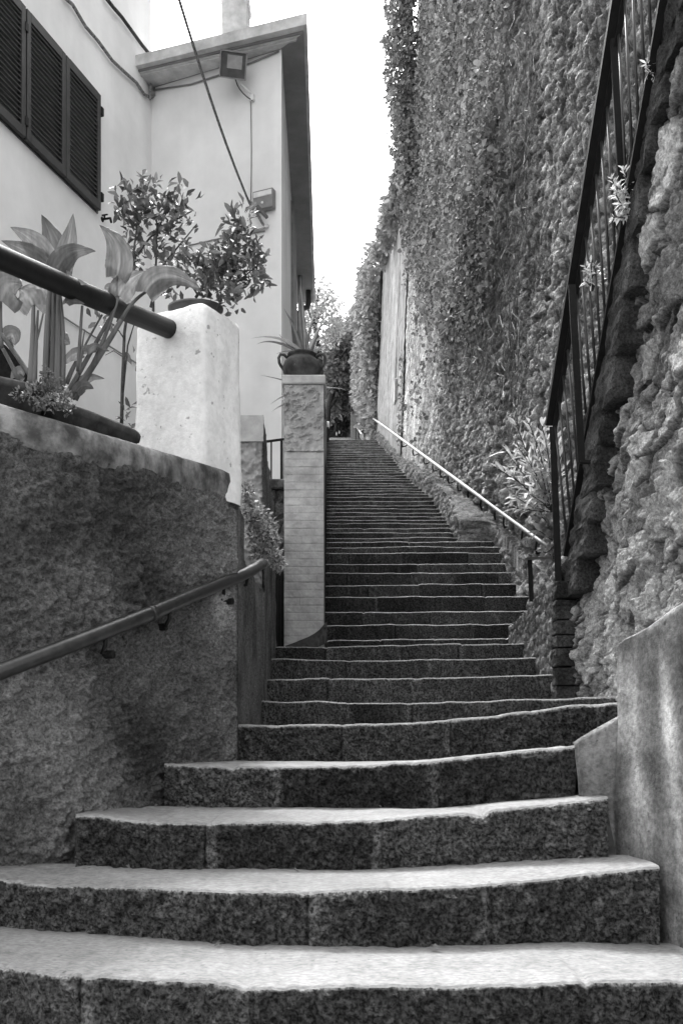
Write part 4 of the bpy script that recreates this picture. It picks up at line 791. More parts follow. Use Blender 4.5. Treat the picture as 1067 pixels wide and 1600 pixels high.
# brick edging of plinth
mb = MB()
for k in range(25):
    d = 9.15 + k * .115; zz0 = float(np.interp(d, [9, 12.15, 17.4], [1.05, 2.45, 4.33]) + .14); x_ = float(np.interp(d, KD, KXi)) ; x_ = 1.96 - .02 * (d - 9)
    mb.box((x_ + .03, d, zz0 + random.uniform(-.02, .02)), (.10 + random.uniform(-.02, .02), .08, .24), random.uniform(-.1, .1), tone=random.uniform(.14, .26), bev=.01)
mb.make('brick_edging', M['rubble'], pth, tone=True)

# pale plaster wall further up
pw = thing('plaster_wall', 'pale streaked plaster wall beyond the ivy, at the top of the stairs', 'wall', (1.2, 26, 6))
nu, nv = 90, 220; D = np.linspace(23.4, 29.1, nu)[:, None]; T = np.linspace(0, 1, nv)[None, :]; zt1 = np.interp(D, [23.4, 29.1], [12.9, 14.7]) + (fbm(D * 2, D * 0, 3, 3) - .5) * .7
Z = 5.5 + (zt1 - 5.5) * T; Dm = D + 0 * Z; X_ = np.interp(Dm, [23.4, 29.1], [1.35, 1.02]) + .038 * (Z - np.interp(Dm, [23.4, 29.1], [5.9, 8.7])) - (fbm(Dm * 2, Z * 2, 4, 8) - .5) * .06 - (fbm(Dm * 12, Z * 12, 3, 18) - .5) * .03
mk('plaster_face', np.stack([X_, Dm, Z], 2).reshape(-1, 3), grid_faces(nu, nv)[:, ::-1], M['plaster'], pw)
mb = MB(); mb.prism([(1.75, 23.4), (3, 23.4), (3, 29.15), (1.45, 29.15)], 5.5, [12.4, 12.4, 14.2, 14.2]); mb.make('core', M['plaster'], pw)
mb = MB(); mb.prism([(1.25, 29.12), (1.5, 29.12), (1.5, 29.2), (1.25, 29.2)], 5.5, 14.4); mb.make('end_face', M['plaster'], pw)
# rectangular plate & drain strip on plaster wall
mb = MB(); q = P(611, 612, 24.6); mb.box((1.345, 24.6, q[2]), (.08, .35, .55), bev=.01); o = mb.make('service_hatch', M['grey']); tag(o, 'small dark rectangular hatch low on the pale plaster wall', 'hatch')
mb = MB(); mb.tube([(1.36, 24.9, 9.1), (1.435, 24.9, 11), (1.51, 24.9, 13)], .03, 6); o = mb.make('drain_pipe', M['grey'], smooth=True); tag(o, 'thin dark vertical pipe on the plaster wall above the hatch', 'pipe')
# far creeper covered wall
fw = thing('creeper_wall', 'distant wall wholly covered in creeper at the top of the stairs', 'wall', (1.0, 38, 9))
mb = MB(); mb.prism([(1.16, 29.3), (3, 29.3), (3, 70), (.62, 70), (.80, 50)], 8, [14.2, 14.2, 27, 27, 20.5], tone=.035); mb.make('core', M['farwall'], fw, tone=True)

# ---- ivy on the high wall
def wallx(d, z): zb_ = np.interp(d, [5.4, 9.3, 12.2, 17.4, 23.8], [.9, .9, 1.8, 3.8, 6.0]); return WX(d) + BAT * (z - zb_)
iv = thing('climbing_ivy', 'dense curtain of ivy hanging down the high wall', 'ivy', (1.8, 16, 5))
n = 150000; px = RNG.uniform(618, 835, n); d = dpx(px); d = np.clip(d, 9.5, 23.5) + RNG.normal(size=n) * .05
zmax = np.interp(d, [10.6, 23.8], [11.5, 18.6]); zlo = 1.5
# photo row decides how far the curtain hangs down
pyv = RNG.uniform(-120, 720, n); z = (HY - pyv) / F * d
pxn = (wallx(d, z) / d) * F + CX
low = np.interp(pxn, [600, 622, 640, 655, 680, 720, 780, 800, 830], [330, 400, 470, 540, 600, 590, 500, 390, 340]); right = np.interp(pyv, [-100, 0, 230, 400, 560, 700], [832, 826, 812, 805, 775, 700])
nz = fbm(d * .55, z * 1.1, 4, 55); dens = np.clip((low - pyv) / 130, 0, 1) * np.clip((right - pxn + 26 * (nz - .5) * 2) / 12, 0, 1)
dens = np.maximum(dens, .16 * np.clip((720 - pyv) / 60, 0, 1) * (pxn < right) * (nz > .48))
keep = (RNG.random(n) < dens * (.12 + 1.0 * np.clip((nz - .38) * 3.4, 0, 1)) * .50) & (z < zmax)
d = d[keep]; z = z[keep]; nz = nz[keep]; k = len(d)
bulge = (.06 + .35 * fbm(d * .8, z * .8, 3, 71) * RNG.random(k) ** .5) * np.clip((z / d - .28) * 5, .25, 1.4)
bulge = bulge * np.interp(d, [14, 22], [1, .45]); bulge += np.where((d > 21.5), RNG.random(k) ** 2 * .30 * np.clip((z - 11) / 4, 0, 1), 0)
pos = np.stack([wallx(d, z) - bulge - .03, d, z], 1)
ke = 9500; ye = RNG.uniform(-120, 335, ke); de = 22.6 + RNG.normal(size=ke) * .55              # thick overhanging mass at the far corner of the wall
xe0 = np.interp(ye, [-120, 60, 130, 180, 230, 290, 335], [602, 600, 598, 606, 612, 622, 632]) + 16 * (fbm(ye / 22, ye * 0, 3, 44) - .4)
pe = xe0 + (645 - xe0) * RNG.random(ke) ** .8; pe += RNG.normal(size=ke) * 1.5
pos = np.concatenate([pos, np.stack([(pe - CX) / F * de, de, (HY - ye) / F * de], 1)]); k = len(pos); d = np.concatenate([d, de])
dirs = rnd_dirs(k, (-.25, -.15, -.9), .65); nr = rnd_dirs(k, (-1, -.5, .5), .6)
L = (.034 + .068 * RNG.random(k) ** 2) * (.75 + .03 * d); v, f, tn = leaves(pos, dirs, nr, L, L * .8, .07 + .22 * RNG.random(k) ** 1.6)
fo = mk('foliage', v, f, M['leafdark'], iv, tone=tn, smooth=False)
mb = MB()
for i in range(200):
    px = random.uniform(625, 815); d0 = float(dpx(px)); py = random.uniform(-60, 560); z0 = (HY - py) / F * d0; pts = []; x = 0; dd = d0; zz0 = z0
    for j in range(7): pts.append((float(wallx(dd, zz0)) - .12 - .12 * math.sin(j) * random.random(), dd, zz0)); zz0 -= random.uniform(.05, .3); dd += random.uniform(-.18, .18)
    mb.tube(pts, random.uniform(.002, .005), 4, cap=False)
mb.make('vines', M['stalk'], iv)
# creeper on the far wall
def creeper(name, label, n, xw, d0, d1, zl, zh, ll, tone, bul=.35):
    t = thing(name, label, 'creeper', (xw(d0), d0, zl(d0)))
    d = d0 + (d1 - d0) * RNG.random(n); z = zl(d) + (zh(d) - zl(d)) * RNG.random(n) ** .85; b = (RNG.random(n) ** .7) * bul * (.3 + fbm(d * .6, z * .6, 3, 5))
    pos = np.stack([xw(d) - b, d, z], 1); dirs = rnd_dirs(n, (-.4, -.3, -.5), .8); L = ll * (.6 + .8 * RNG.random(n))
    v, f, tn = leaves(pos, dirs, rnd_dirs(n, (-.8, -.6, .4), .6), L, L * .55, tone * (.6 + .9 * RNG.random(n))); mk('foliage', v, f, M['leafdark'], t, tone=tn, smooth=False); return t
creeper('wall_creeper', 'thick creeper hanging over the distant wall beyond the plaster wall', 26000, lambda d: np.interp(d, [29.2, 50, 70], [1.14, .78, .62]), 29.2, 66, lambda d: (HY - np.interp(d, [29.2, 31, 35, 45, 66], [690, 680, 645, 630, 622])) / F * d, lambda d: np.interp(d, [29.2, 33, 50, 70], [14.8, 15.6, 21.0, 27.5]), .20, .24, .5)
leafy('wall_top_bush', 'tufts of pale foliage on top of the plaster wall', 'bush', (1.4, 26, 13), [], [(612, 335, 24.5, 16, 26, .6, 1), (604, 362, 26, 14, 24, .6, 1), (596, 392, 28, 12, 24, .6, 1), (618, 300, 23.6, 10, 26, .5, .6)], 1500, .16, .09, .25, mat='leafdark')

# ---- pale handrail along the high wall
ph = thing('pale_handrail', 'long pale handrail on dark curved brackets along the high stone wall', 'handrail', (1.9, 9.2, 1))
a = Vector(P(866, 863, 9.0)); b = Vector(P(590, 659, 29.0)); RP = []
for d_ in (9.2, 10, 11, 12.5, 14, 16.3, 19, 23, 26, 29):
    x_ = float(WX(d_)) - .09; px_ = x_ / d_ * F + CX; RP.append(Vector(P(px_, 659 + (px_ - 590) * .738, d_)))
b = RP[-1]; A1 = RP + [b + Vector((.02, .05, -.05)), b + Vector((.02, .05, -.28))]
mb = MB(); mb.tube(A1, [.021] * 4 + [.028] * 8, 12); mb.make('rail_pipe', M['galv'], ph, smooth=True)
for px in (838, 816, 787, 773, 751, 731, 715, 700, 688, 676, 662, 645, 628):
    d_ = float(np.interp(-px, [-(q_.x / q_.y * F + CX) for q_ in RP], [q_.y for q_ in RP])); x_ = float(WX(d_)) - .09; q = Vector(P(px, 659 + (px - 590) * .738, x_ * F / (px - CX))); w2 = .12; mb = MB()
    pts = [q + Vector((0, 0, -.02)), q + Vector((.0, .05, -.09)), q + Vector((.02, .10, -.125)), q + Vector((.07, .12, -.11)), q + Vector((.16, .12, -.06))]; mb.tube(pts, .011 * (1 + q.y * .01), 8); mb.make('bracket', M['iron'], ph, smooth=True)
# far handrail
fh = thing('distant_handrail', 'thin bright handrail beside the distant upper flight', 'handrail', (.65, 33, 9))
mb = MB(); mb.tube([P(569, 688, 29.5), P(566, 680, 33), P(560, 671, 40), P(555, 664.5, 48)], .035, 8); mb.make('rail_pipe', M['galv'], fh, smooth=True)
for px, py, d in ((566, 680, 33), (560, 671, 40), (556, 666, 46)): q = P(px, py, d); mb = MB(); mb.tube([q, (q[0], q[1], q[2] - .9)], .02, 6); mb.make('post', M['iron'], fh)

# ---- flank wall, black L rail, landing edge
fk = thing('flank_wall', 'low rough stone flank wall on the right of the middle steps', 'wall', (1.4, 7.5, .3))
nu, nv = 150, 80; D = np.linspace(6.1, 8.95, nu)[:, None]; T = np.linspace(0, 1, nv)[None, :]; tz = np.interp(D, [6.1, 7.4, 8.5, 8.95], [1.06, 1.03, 1.03, 1.05]) + (fbm(D * 4, D * 0, 3, 3) - .5) * .05
vert = np.clip(T / .8, 0, 1); hor = np.clip((T - .8) / .2, 0, 1); Z = .2 + (tz - .2) * vert + 0 * D; Dm = D + 0 * Z; Xf = np.interp(Dm, [6.1, 8.95], [1.345, 1.52]) + hor * .3
e, tn, tl = stones(Dm, Z, .12, .10, 3, .4); dd = np.clip(e * 3, 0, 1) * .02 + (fbm(Dm * 14, Z * 14, 4, 3) - .5) * .05
mk('stone_face', np.stack([Xf - dd * (1 - hor), Dm, Z + dd * hor * .3], 2).reshape(-1, 3), grid_faces(nu, nv)[:, ::-1], M['farwall'], fk, smooth=False, tone=(.11 + .1 * tn).ravel())
mb = MB(); mb.add([(1.50, 8.93, 0.7), (2.0, 8.93, .7), (2.0, 8.93, 1.06), (1.50, 8.93, 1.06)], [(0, 1, 2, 3)], .12); mb.make('end_face', M['farwall'], fk, tone=True)
lr = thing('short_iron_rail', 'short black L shaped iron rail at the end of the flank wall', 'railing', (1.47, 7.9, 1.0))
q0 = P(830, 940, 7.85); q1 = P(827, 873, 7.85); q2 = P(866, 871, 6.5); mb = MB(); mb.bar(q0, q1, .035, .02, up=(0, 1, 0)); mb.make('post', M['iron'], lr)
mb = MB(); mb.bar((q1[0] - .015, q1[1], q1[2]), q2, .02, .02); mb.make('arm', M['iron'], lr)

# ---- near rubble wall carrying the side stair
nw = thing('near_rubble_wall', 'rugged pitted rubble wall in the right foreground, carrying the black railing', 'wall', (1.6, 5, -.1))
def foot(d): return (np.interp(d, [3.0, 4.9, 6.1], [1.49, 1.39, 1.335]), np.interp(d, [3.0, 4.2, 4.9, 6.15], [5.4, 3.62, 2.57, .97]))
XN = lambda d: np.interp(d, [2.6, 4.4, 6.2], [1.60, 1.50, 1.42])
nu, nv = 380, 520; D = np.linspace(2.8, 6.2, nu)[:, None]; T = np.linspace(0, 1, nv)[None, :]; tz = foot(D)[1] - .10
Z = -.1 + (tz + .1) * T; Dm = D + 0 * Z
# layers of rubble tilt up towards the viewer as in the photograph
cs, sn = math.cos(.5), math.sin(.5); U_ = Dm * cs - Z * sn * .2; V_ = Z * cs * 1 + Dm * .35
e, tn, tl = stones(U_, V_, .27, .155, 36, .42); e2, tn2, tl2 = stones(U_, V_, .12, .08, 46, .5)
bur = np.clip((fbm(Dm * 1.1 + 4, Z * 1.1, 3, 61) - .36) * 5, 0, 1)
sm = np.clip(e * 5, 0, 1)
disp = (np.clip(e * 9, 0, 1) * .035 + (tn - .5) * .05 * np.clip(e * 9, 0, 1) + tl * .13) * (.25 + .75 * bur) + np.clip(e2 * 4, 0, 1) * .012 + (fbm(Dm * 2, Z * 2, 3, 63) - .5) * .10 + (fbm(Dm * 13, Z * 13, 5, 65) - .5) * .055 + (fbm(Dm * 30, Z * 30, 3, 64) - .5) * .045
disp *= np.clip((6.2 - Dm) / .12, 0, 1)
pits = np.clip((fbm(Dm * 16, Z * 16, 2, 88) - .68) * 8, 0, 1) * .05
tone = (.24 + .42 * tn * sm + .18 * (1 - bur)) * (.22 + .78 * np.clip(e * 12 + .55 * (1 - bur), 0, 1)) * (.75 + .25 * np.clip(e2 * 7, 0, 1)) + .05 * (fbm(Dm * 2, Z * 2, 3, 67) - .5)
mk('rubble_face', np.stack([XN(Dm) - disp * .9 + pits + .03, Dm - disp * .15, Z], 2).reshape(-1, 3), grid_faces(nu, nv)[:, ::-1], M['rubble'], nw, smooth=False, tone=tone.ravel())
mb = MB(); ds = [2.8, 3.6, 4.4, 5.2, 6.18]; v0 = []
for d in ds: v0 += [(float(XN(d)) + .10, d, -.3), (float(XN(d)) + .10, d, float(foot(d)[1]) - .12), (float(XN(d)) + .62, d, float(foot(d)[1]) - .12), (float(XN(d)) + .62, d, -.3)]
fs = [tuple(range(3, -1, -1)), tuple(range(16, 20))] + [(i * 4 + k, i * 4 + (k + 1) % 4, i * 4 + 4 + (k + 1) % 4, i * 4 + 4 + k) for i in range(4) for k in range(4)]
mb.add(v0, fs, .2); mb.make('core', M['rubble'], nw, tone=True)
# end pier of dark brick and the raking quoins
def rough_block(name, cx, cy, cz_, sx, sy, sz_, mat, parent, seed, amp=.02, shear=0):
    n = 12; vs = []; fs = []; idx = {}
    def key(i, j, k):
        if (i, j, k) in idx: return idx[(i, j, k)]
        u, v, w_ = i / n * 2 - 1, j / n * 2 - 1, k / n * 2 - 1; r = 1 - .10 * (max(abs(u), abs(v)) ** 6 * abs(w_) ** 6)
        q = [u, v, w_]; L = (abs(u) ** 22 + abs(v) ** 22 + abs(w_) ** 22) ** (1 / 22); q = [c_ / L for c_ in q] if L > 1 else q
        nz_ = (float(fbm(np.array(u * 2 + v * 1.3 + seed + 9), np.array(w_ * 2.1 + seed + 9), 4, 3)) + float(fbm(np.array(w_ * 2.3 - u + seed + 19), np.array(v * 2.2 + seed + 9), 4, 5)) + float(fbm(np.array(v * 6 + seed + 29), np.array(w_ * 6 + seed), 3, 6)) * .5) / 2.5 - .5
        x = cx + q[0] * sx / 2 * (1 + 0) + nz_ * amp * 3.0 + .035 * max(0, q[1] - .2) * (u < 0); y = cy + q[1] * sy / 2 + nz_ * amp; z = cz_ + q[2] * sz_ / 2 + nz_ * amp + shear * q[1]
        idx[(i, j, k)] = len(vs); vs.append((x, y, z)); return idx[(i, j, k)]
    for a_ in range(n):
        for b_ in range(n):
            for s_ in (0, n):
                for ax_ in range(3):
                    quad = []
                    for da, db in ((0, 0), (1, 0), (1, 1), (0, 1)):
                        c_ = [0, 0, 0]; c_[ax_] = s_; c_[(ax_ + 1) % 3] = a_ + da; c_[(ax_ + 2) % 3] = b_ + db; quad.append(key(*c_))
                    fs.append(tuple(quad if s_ else quad[::-1]))
    return mk(name, vs, fs, mat, parent, smooth=False)
ky = .05; k = 0
while ky < .95:
    hh = random.uniform(.075, .13); rough_block('pier_stone', 1.405 + random.uniform(-.008, .008), 6.16, ky + hh / 2, .20, .22, hh - .008, M['quoin'], nw, k * 3.1, .012); ky += hh; k += 1
# raking blocks: (centre px, centre py, px width, px height)
QU = [(893, 905, 40, 60), (907, 850, 44, 56), (914, 800, 44, 60), (925, 745, 44, 62), (928, 680, 46, 74), (947, 605, 48, 84), (960, 525, 50, 86), (974, 440, 52, 84), (988, 340, 56, 100), (1002, 250, 58, 90), (1022, 165, 60, 90), (1046, 75, 60, 90), (1066, -10, 60, 90)]
for i, (px, py, pw_, ph_) in enumerate(QU):
    a_ = (px - CX) / F; dq = 1.42 / a_ ; 
    for _ in range(4): dq = (float(XN(dq)) - .03) / a_
    wy = pw_ * dq * dq / (1.42 * F) * .80; hz = ph_ / F * dq
    rough_block('coping_stone', float(XN(dq)) + .03, dq, (HY - py) / F * dq, .20, wy, hz - .006, M['quoin'], nw, i * 2.7 + 1, .03, shear=.0)

# ---- iron railing of the side stair
ir = thing('side_stair_railing', 'tall black iron railing with thin bars climbing steeply over the rubble wall', 'railing', (1.33, 6.1, 1))
def topx(px, py, d): return Vector(P(px, py, d))
Dn, Df = 4.25, 6.12
def lerp3(a, b, t): return a + (b - a) * t
T0 = topx(857, 664, 6.12); T1 = topx(952, 62, 4.9); T2 = T0 + (T1 - T0) * 1.75
B0 = topx(884, 868, 6.08); B1 = topx(975, 345, 4.9); B2 = B0 + (B1 - B0) * 1.75
mb = MB(); mb.bar(T0, T2, .045, .030); mb.make('top_rail', M['iron'], ir)
off = Vector((.03, 0, -.055)); mb = MB(); mb.bar(T0 + off, T2 + off, .028, .014); mb.make('upper_rail', M['iron'], ir)
mb = MB(); mb.bar(B0, B2, .036, .022); mb.make('bottom_rail', M['iron'], ir)
for (tx, ty, bx, by, d0_, d1_) in ((857, 662, 877, 1042, 6.10, 6.10), (887, 440, 908, 722, 5.52, 5.52), (952, 42, 975, 352, 4.90, 4.90)):
    mb = MB(); p0_ = topx(tx + 6, ty + 5, d0_ - .01); p1_ = topx(bx, by, d1_ - .01); mb.bar(p0_, p1_, .040, .012, up=(0, 1, 0)); po = mb.make('post', M['iron'], ir)
    if by < 1000: mb = MB(); mb.bar(p1_ + Vector((-.01, 0, 0)), p1_ + Vector((.13, 0, 0)), .035, .014); mb.make('foot_bracket', M['iron'], po)
mb = MB(); p_ = topx(878, 903, 6.1); mb.bar(p_, p_ + Vector((.14, 0, .02)), .03, .014); mb.make('foot_bracket', M['iron'], ir)
NB = 22
for i in range(NB):
    t = -.0 + i * 1.70 / NB + .03; a_ = T0 + (T1 - T0) * t + off; b_ = B0 + (B1 - B0) * t
    a2 = a_; b2 = b_
    mb = MB(); mb.tube([a2, b2], .0075, 8); mb.make('baluster', M['pipe'], ir, smooth=True)

# ---- oleander like bush and wall plants
def twig_plant(name, label, base, twigs, n, ll, lw, tone, spread=.5, group=None, cat='plant'):
    t = thing(name, label, cat, base, group); P_, D_ = [], []
    for pts in twigs:
        pts = [Vector(p) for p in pts]; path = bez(*pts, 12) if len(pts) == 3 else pts
        mb = MB(); mb.tube(path, .004, 5); mb.make('twig', M['bark'], t)
        for k in range(n):
            f_ = .25 + .75 * (k / n); i = min(10, int(f_ * 11)); p = path[i].lerp(path[i + 1], f_ * 11 - i if i < 10 else .9); dr = (path[i + 1] - path[i]).normalized()
            P_.append(tuple(p)); v = np.array(dr) * .9 + RNG.normal(size=3) * spread; D_.append(v)
    P_ = np.array(P_); D_ = np.array(D_); m = len(P_); L = ll * (.6 + .6 * RNG.random(m))
    v, f, tn = leaves(P_, D_, rnd_dirs(m, (-.3, -.3, .9), .45), L, L * lw / ll, tone * (.7 + .8 * RNG.random(m)), curl=.1); mk('foliage', v, f, M['leaf'], t, tone=tn, smooth=False); return t
ob = P(850, 850, 8.3); tw = []
for (x, y) in ((778, 733), (790, 705), (806, 664), (822, 660), (800, 740), (812, 700), (800, 775), (835, 690), (845, 665), (826, 735), (842, 720), (850, 750), (822, 770), (838, 700), (858, 690), (850, 670), (792, 792), (836, 742), (870, 700), (875, 740), (868, 665)):
    e_ = Vector(P(x + random.uniform(-4, 4), y, 8.1 + random.uniform(-.25, .3))); s0 = Vector(P(862, 800, 8.4)); m_ = s0.lerp(e_, .5) + Vector((random.uniform(-.03, .06), 0, random.uniform(-.06, .04))); tw.append((s0, m_, e_))
twig_plant('oleander_bush', 'bush of long bright narrow leaves behind the black railing above the handrail', tuple(ob), tw, 22, .13, .028, .42, .5, cat='bush')
tw = []
for (x, y) in ((835, 815), (846, 808), (856, 820), (842, 830), (858, 838), (850, 872), (848, 862), (862, 875)):
    tw.append((Vector(P(866, 850, 8.0)), Vector(P((x + 866) / 2, y + 5, 7.95)), Vector(P(x, y, 7.9))))
twig_plant('low_leafy_plant', 'sparse broad leaved shoots low beside the foot of the black railing', tuple(P(866, 870, 8)), tw, 9, .11, .04, .20, .6)
FERN = (((985, 345), 4.85, [(955, 280), (962, 305), (958, 340), (975, 265), (990, 262), (1004, 275), (970, 320), (985, 290), (998, 300), (1012, 290), (978, 335), (965, 290)], 'bright feathery wall plant at the second railing foot', 22),
        ((925, 455), 5.4, [(915, 415), (922, 410), (930, 412), (938, 422), (914, 440), (935, 440), (926, 425)], 'small bright feathery plant between the railing bars', 12),
        ((1030, 118), 4.55, [(1010, 100), (1018, 88), (1028, 82), (1036, 95), (1012, 115), (1036, 112)], 'small bright feathery plant high up beside the railing', 12),
        ((918, 735), 5.9, [(912, 705), (922, 700), (926, 715), (908, 690)], 'tiny pale tuft at the foot of the middle railing post', 8))
for (bx, by), d, tips, lab, nn_ in FERN:
    tw = [(Vector(P(bx, by, d)), Vector(P((bx + x) / 2 + random.uniform(-3, 3), (by + y) / 2 - 6, d - .02)), Vector(P(x, y, d - .06 + random.uniform(-.04, .04)))) for x, y in tips]
    twig_plant('wall_fern', lab, tuple(P(bx, by, d)), tw, nn_ + 10, .042, .011, .62, .8, group='feathery plants rooted in the rubble wall')

# ---- front right parapet and curb
fp = thing('plaster_parapet', 'smooth streaked plaster parapet with a rounded rising top in the right foreground', 'wall', (1.1, 3.0, -.9))
prof_top = [(962, 1012), (966, 1003), (975, 996), (990, 989), (1010, 978), (1030, 963), (1050, 948), (1070, 936), (1100, 915), (1160, 880), (1250, 830)]
nu = 150; pxs = np.concatenate([np.linspace(962, 1000, 40), np.linspace(1001, 1250, nu - 40)]); dsx = 1.815 / ((pxs - CX) / F + .286); tz = (HY - np.interp(pxs, [p[0] for p in prof_top], [p[1] for p in prof_top])) / F * dsx
Xp = (pxs - CX) / F * dsx; nv = 90; V = np.zeros((nu, nv + 6, 3)); 
for j in range(nv + 6):
    if j < nv: t = j / (nv - 1); zz0 = -1.0 + (tz - .012 + 1.0) * t; oy = 0
    else:
        a_ = (j - nv + 1) / 6 * math.pi / 2; zz0 = tz - .012 + .012 * math.sin(a_); oy = .02 * (1 - math.cos(a_)) + (.28 if j == nv + 5 else 0)
    V[:, j, 0] = Xp + oy * .9; V[:, j, 1] = dsx + oy; V[:, j, 2] = zz0

# flare of the left edge toward the foot, as the wall widens along the steps
dd = (fbm(V[:, :nv, 0] * 12, V[:, :nv, 2] * 6, 4, 5) - .5) * .022 + (fbm(V[:, :nv, 0] * 40, V[:, :nv, 2] * 40, 3, 6) - .5) * .005; V[:, :nv, 0] -= dd
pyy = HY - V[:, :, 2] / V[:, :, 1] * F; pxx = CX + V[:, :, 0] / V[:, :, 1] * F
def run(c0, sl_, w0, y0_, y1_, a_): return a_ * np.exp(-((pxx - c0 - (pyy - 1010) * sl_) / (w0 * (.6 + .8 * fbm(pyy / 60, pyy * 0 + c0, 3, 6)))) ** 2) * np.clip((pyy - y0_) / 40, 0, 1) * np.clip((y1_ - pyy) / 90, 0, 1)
tp_ = .72 + .55 * fbm(pxx / 16, pyy / 160, 4, 9) + run(978, .075, 15, 1010, 1330, 1.5) + run(1032, .10, 9, 1000, 1500, 1.5) + run(966, .0, 6, 990, 1200, .7) + run(1056, .06, 6, 1150, 1600, .9) + .9 * np.clip(1 - (pyy - np.interp(pxx, [p[0] for p in prof_top], [p[1] for p in prof_top])) / 16, 0, 1)  # pale runs and edges: sunlight put into the tone as well as limewash
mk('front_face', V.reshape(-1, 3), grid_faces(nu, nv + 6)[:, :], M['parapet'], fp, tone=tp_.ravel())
mb = MB(); mb.prism([(.925, 3.26), (1.02, 2.95), (1.15, 2.5), (1.55, 2.5), (1.45, 3.4), (1.3, 4.1), (1.0, 3.6)], -1.0, [.29, .36, .42, .42, .36, .30, .29]); mb.make('core', M['parapet'], fp, tone=True)
cu = thing('plaster_curb', 'short plaster curb with a sloping top between the steps and the parapet', 'curb', (.87, 3.4, -.3))
def pan(px_top, px_bot, d): return
ed = [((897, 1166), (906, 1246), 3.30), ((905, 1160), (912, 1246), 3.27), ((925, 1148), (930, 1246), 3.25), ((950, 1134), (950, 1250), 3.24), ((972, 1122), (968, 1340), 3.24), ((990, 1115), (988, 1345), 3.2)]
V = []; nvv = 24
E2 = []
for i in range(len(ed) - 1):
    for t in np.linspace(0, 1, 8, endpoint=False): E2.append(tuple(tuple(np.array(ed[i][k]) * (1 - t) + np.array(ed[i + 1][k]) * t) if k < 2 else ed[i][k] * (1 - t) + ed[i + 1][k] * t for k in range(3)))
for (tp_, bt_, d) in E2:
    top3 = Vector(P(tp_[0], tp_[1], d)); bot3 = Vector(P(bt_[0], bt_[1], d)); bot3.z -= .05
    for j in range(nvv): t = j / (nvv - 1); q = bot3.lerp(top3, t); V.append((q.x, q.y - (float(fbm(np.array(q.x * 14), np.array(q.z * 9), 3, 5)) - .5) * .015, q.z))
    V.append((top3.x, top3.y + .02, top3.z + .012)); V.append((top3.x + .26, top3.y + .6, top3.z + .012))
mk('front_face', V, grid_faces(len(E2), nvv + 2), M['parapet'], cu, tone=np.array([.8 + .7 * float(fbm(np.array(v[0] * 20), np.array(v[2] * 3), 3, 4)) for v in V]))

# ============================================================ FAR END: side wall, post, trees, person
sw = thing('stair_side_wall', 'low wall along the left edge of the upper steps behind the brick pillar', 'wall', (-.3, 18, 2))
ys_ = [8.4, 12, 17, 22, 28.6]; zs2 = [1.9, 3.0, 4.9, 6.7, 9.35]; mb = MB()
v0 = []
for y, z in zip(ys_, zs2):
    xr_ = np.interp(y, [8.4, 11, 28.6], [-.145, -.17, -.42]); v0 += [(xr_ - .2, y, z - 2.2), (xr_ - .2, y, z), (xr_, y, z), (xr_, y, z - 2.2)]
fs = [tuple(range(3, -1, -1)), tuple(range(16, 20))] + [(i * 4 + k, i * 4 + (k + 1) % 4, i * 4 + 4 + (k + 1) % 4, i * 4 + 4 + k) for i in range(4) for k in range(4)]
mb.add(v0, fs, .05); mb.make('wall_body', M['brick'], sw, tone=True)
ps = thing('end_post', 'small post with a white block on top at the head of the stairs', 'post', (-.48, 28.8, 8.8))
q = P(510.5, 664, 28.0); mb = MB(); mb.box((q[0], 28, q[2] - .5), (.12, .12, .9), bev=.01, tone=.10); mb.make('post', M['brick'], ps, tone=True)
mb = MB(); mb.box((q[0], 28, q[2]), (.15, .15, .16), bev=.01); mb.make('cap', M['house_side'], ps)
def tree(name, label, base, trunk, clusters, n, ll, tone, mat='leafdark', group=None):
    return leafy(name, label, 'tree', base, trunk, clusters, n, ll, ll * .5, tone, mat=mat, group=group, up=.1)
tree('airy_tree', 'pale airy tree rising behind the corner house eave', tuple(P(500, 640, 33)), [(br((505, 660), (500, 560), (492, 500), (498, 450), d=33), .10), (br((492, 510), (510, 470), (522, 450), d=33), .05), (br((495, 520), (480, 480), (476, 450), d=33), .05)],
     [(500, 452, 33, 20, 16, 1.0, .7), (515, 470, 33, 24, 18, 1.2, 1), (488, 480, 33, 20, 18, 1, .9), (525, 500, 33, 16, 14, 1, .5), (505, 500, 33, 24, 14, 1, .6), (480, 510, 33, 16, 24, 1, .8), (518, 522, 33, 18, 10, 1, .6), (485, 545, 33, 18, 18, 1, .9), (470, 490, 33, 12, 40, 1, .7)], 2000, .15, .50)
tree('shade_tree', 'dense dark leaved tree arching over the distant steps', tuple(P(512, 660, 44)), [(br((508, 690), (512, 640), (525, 590), (540, 560), d=44), .18), (br((512, 640), (530, 615), (555, 605), d=44), .10)],
     [(530, 545, 44, 26, 20, 2, 1.3), (515, 570, 44, 20, 22, 2, 1.1), (550, 560, 44, 22, 26, 2, 1.2), (525, 595, 44, 26, 20, 2, 1.3), (555, 590, 44, 24, 24, 2, 1.3), (520, 625, 46, 18, 22, 1.5, .9), (545, 622, 46, 24, 14, 1.5, 1.1), (572, 600, 40, 14, 50, 1, 1.3), (566, 560, 40, 14, 40, 1, 1.0), (540, 525, 46, 20, 14, 2, .7)], 11000, .22, .20)
tree('backdrop_tree', 'dark evergreen tree closing the view above the distant steps', tuple(P(548, 665, 75)), [(br((548, 700), (548, 640), (545, 600), d=75), .3)],
     [(548, 640, 75, 40, 26, 3, 1), (530, 610, 75, 26, 30, 3, 1), (565, 615, 75, 26, 34, 3, 1), (500, 600, 75, 24, 50, 3, 1), (548, 668, 76, 46, 16, 2, 1), (520, 560, 75, 24, 36, 3, 1)], 9000, .5, .05)
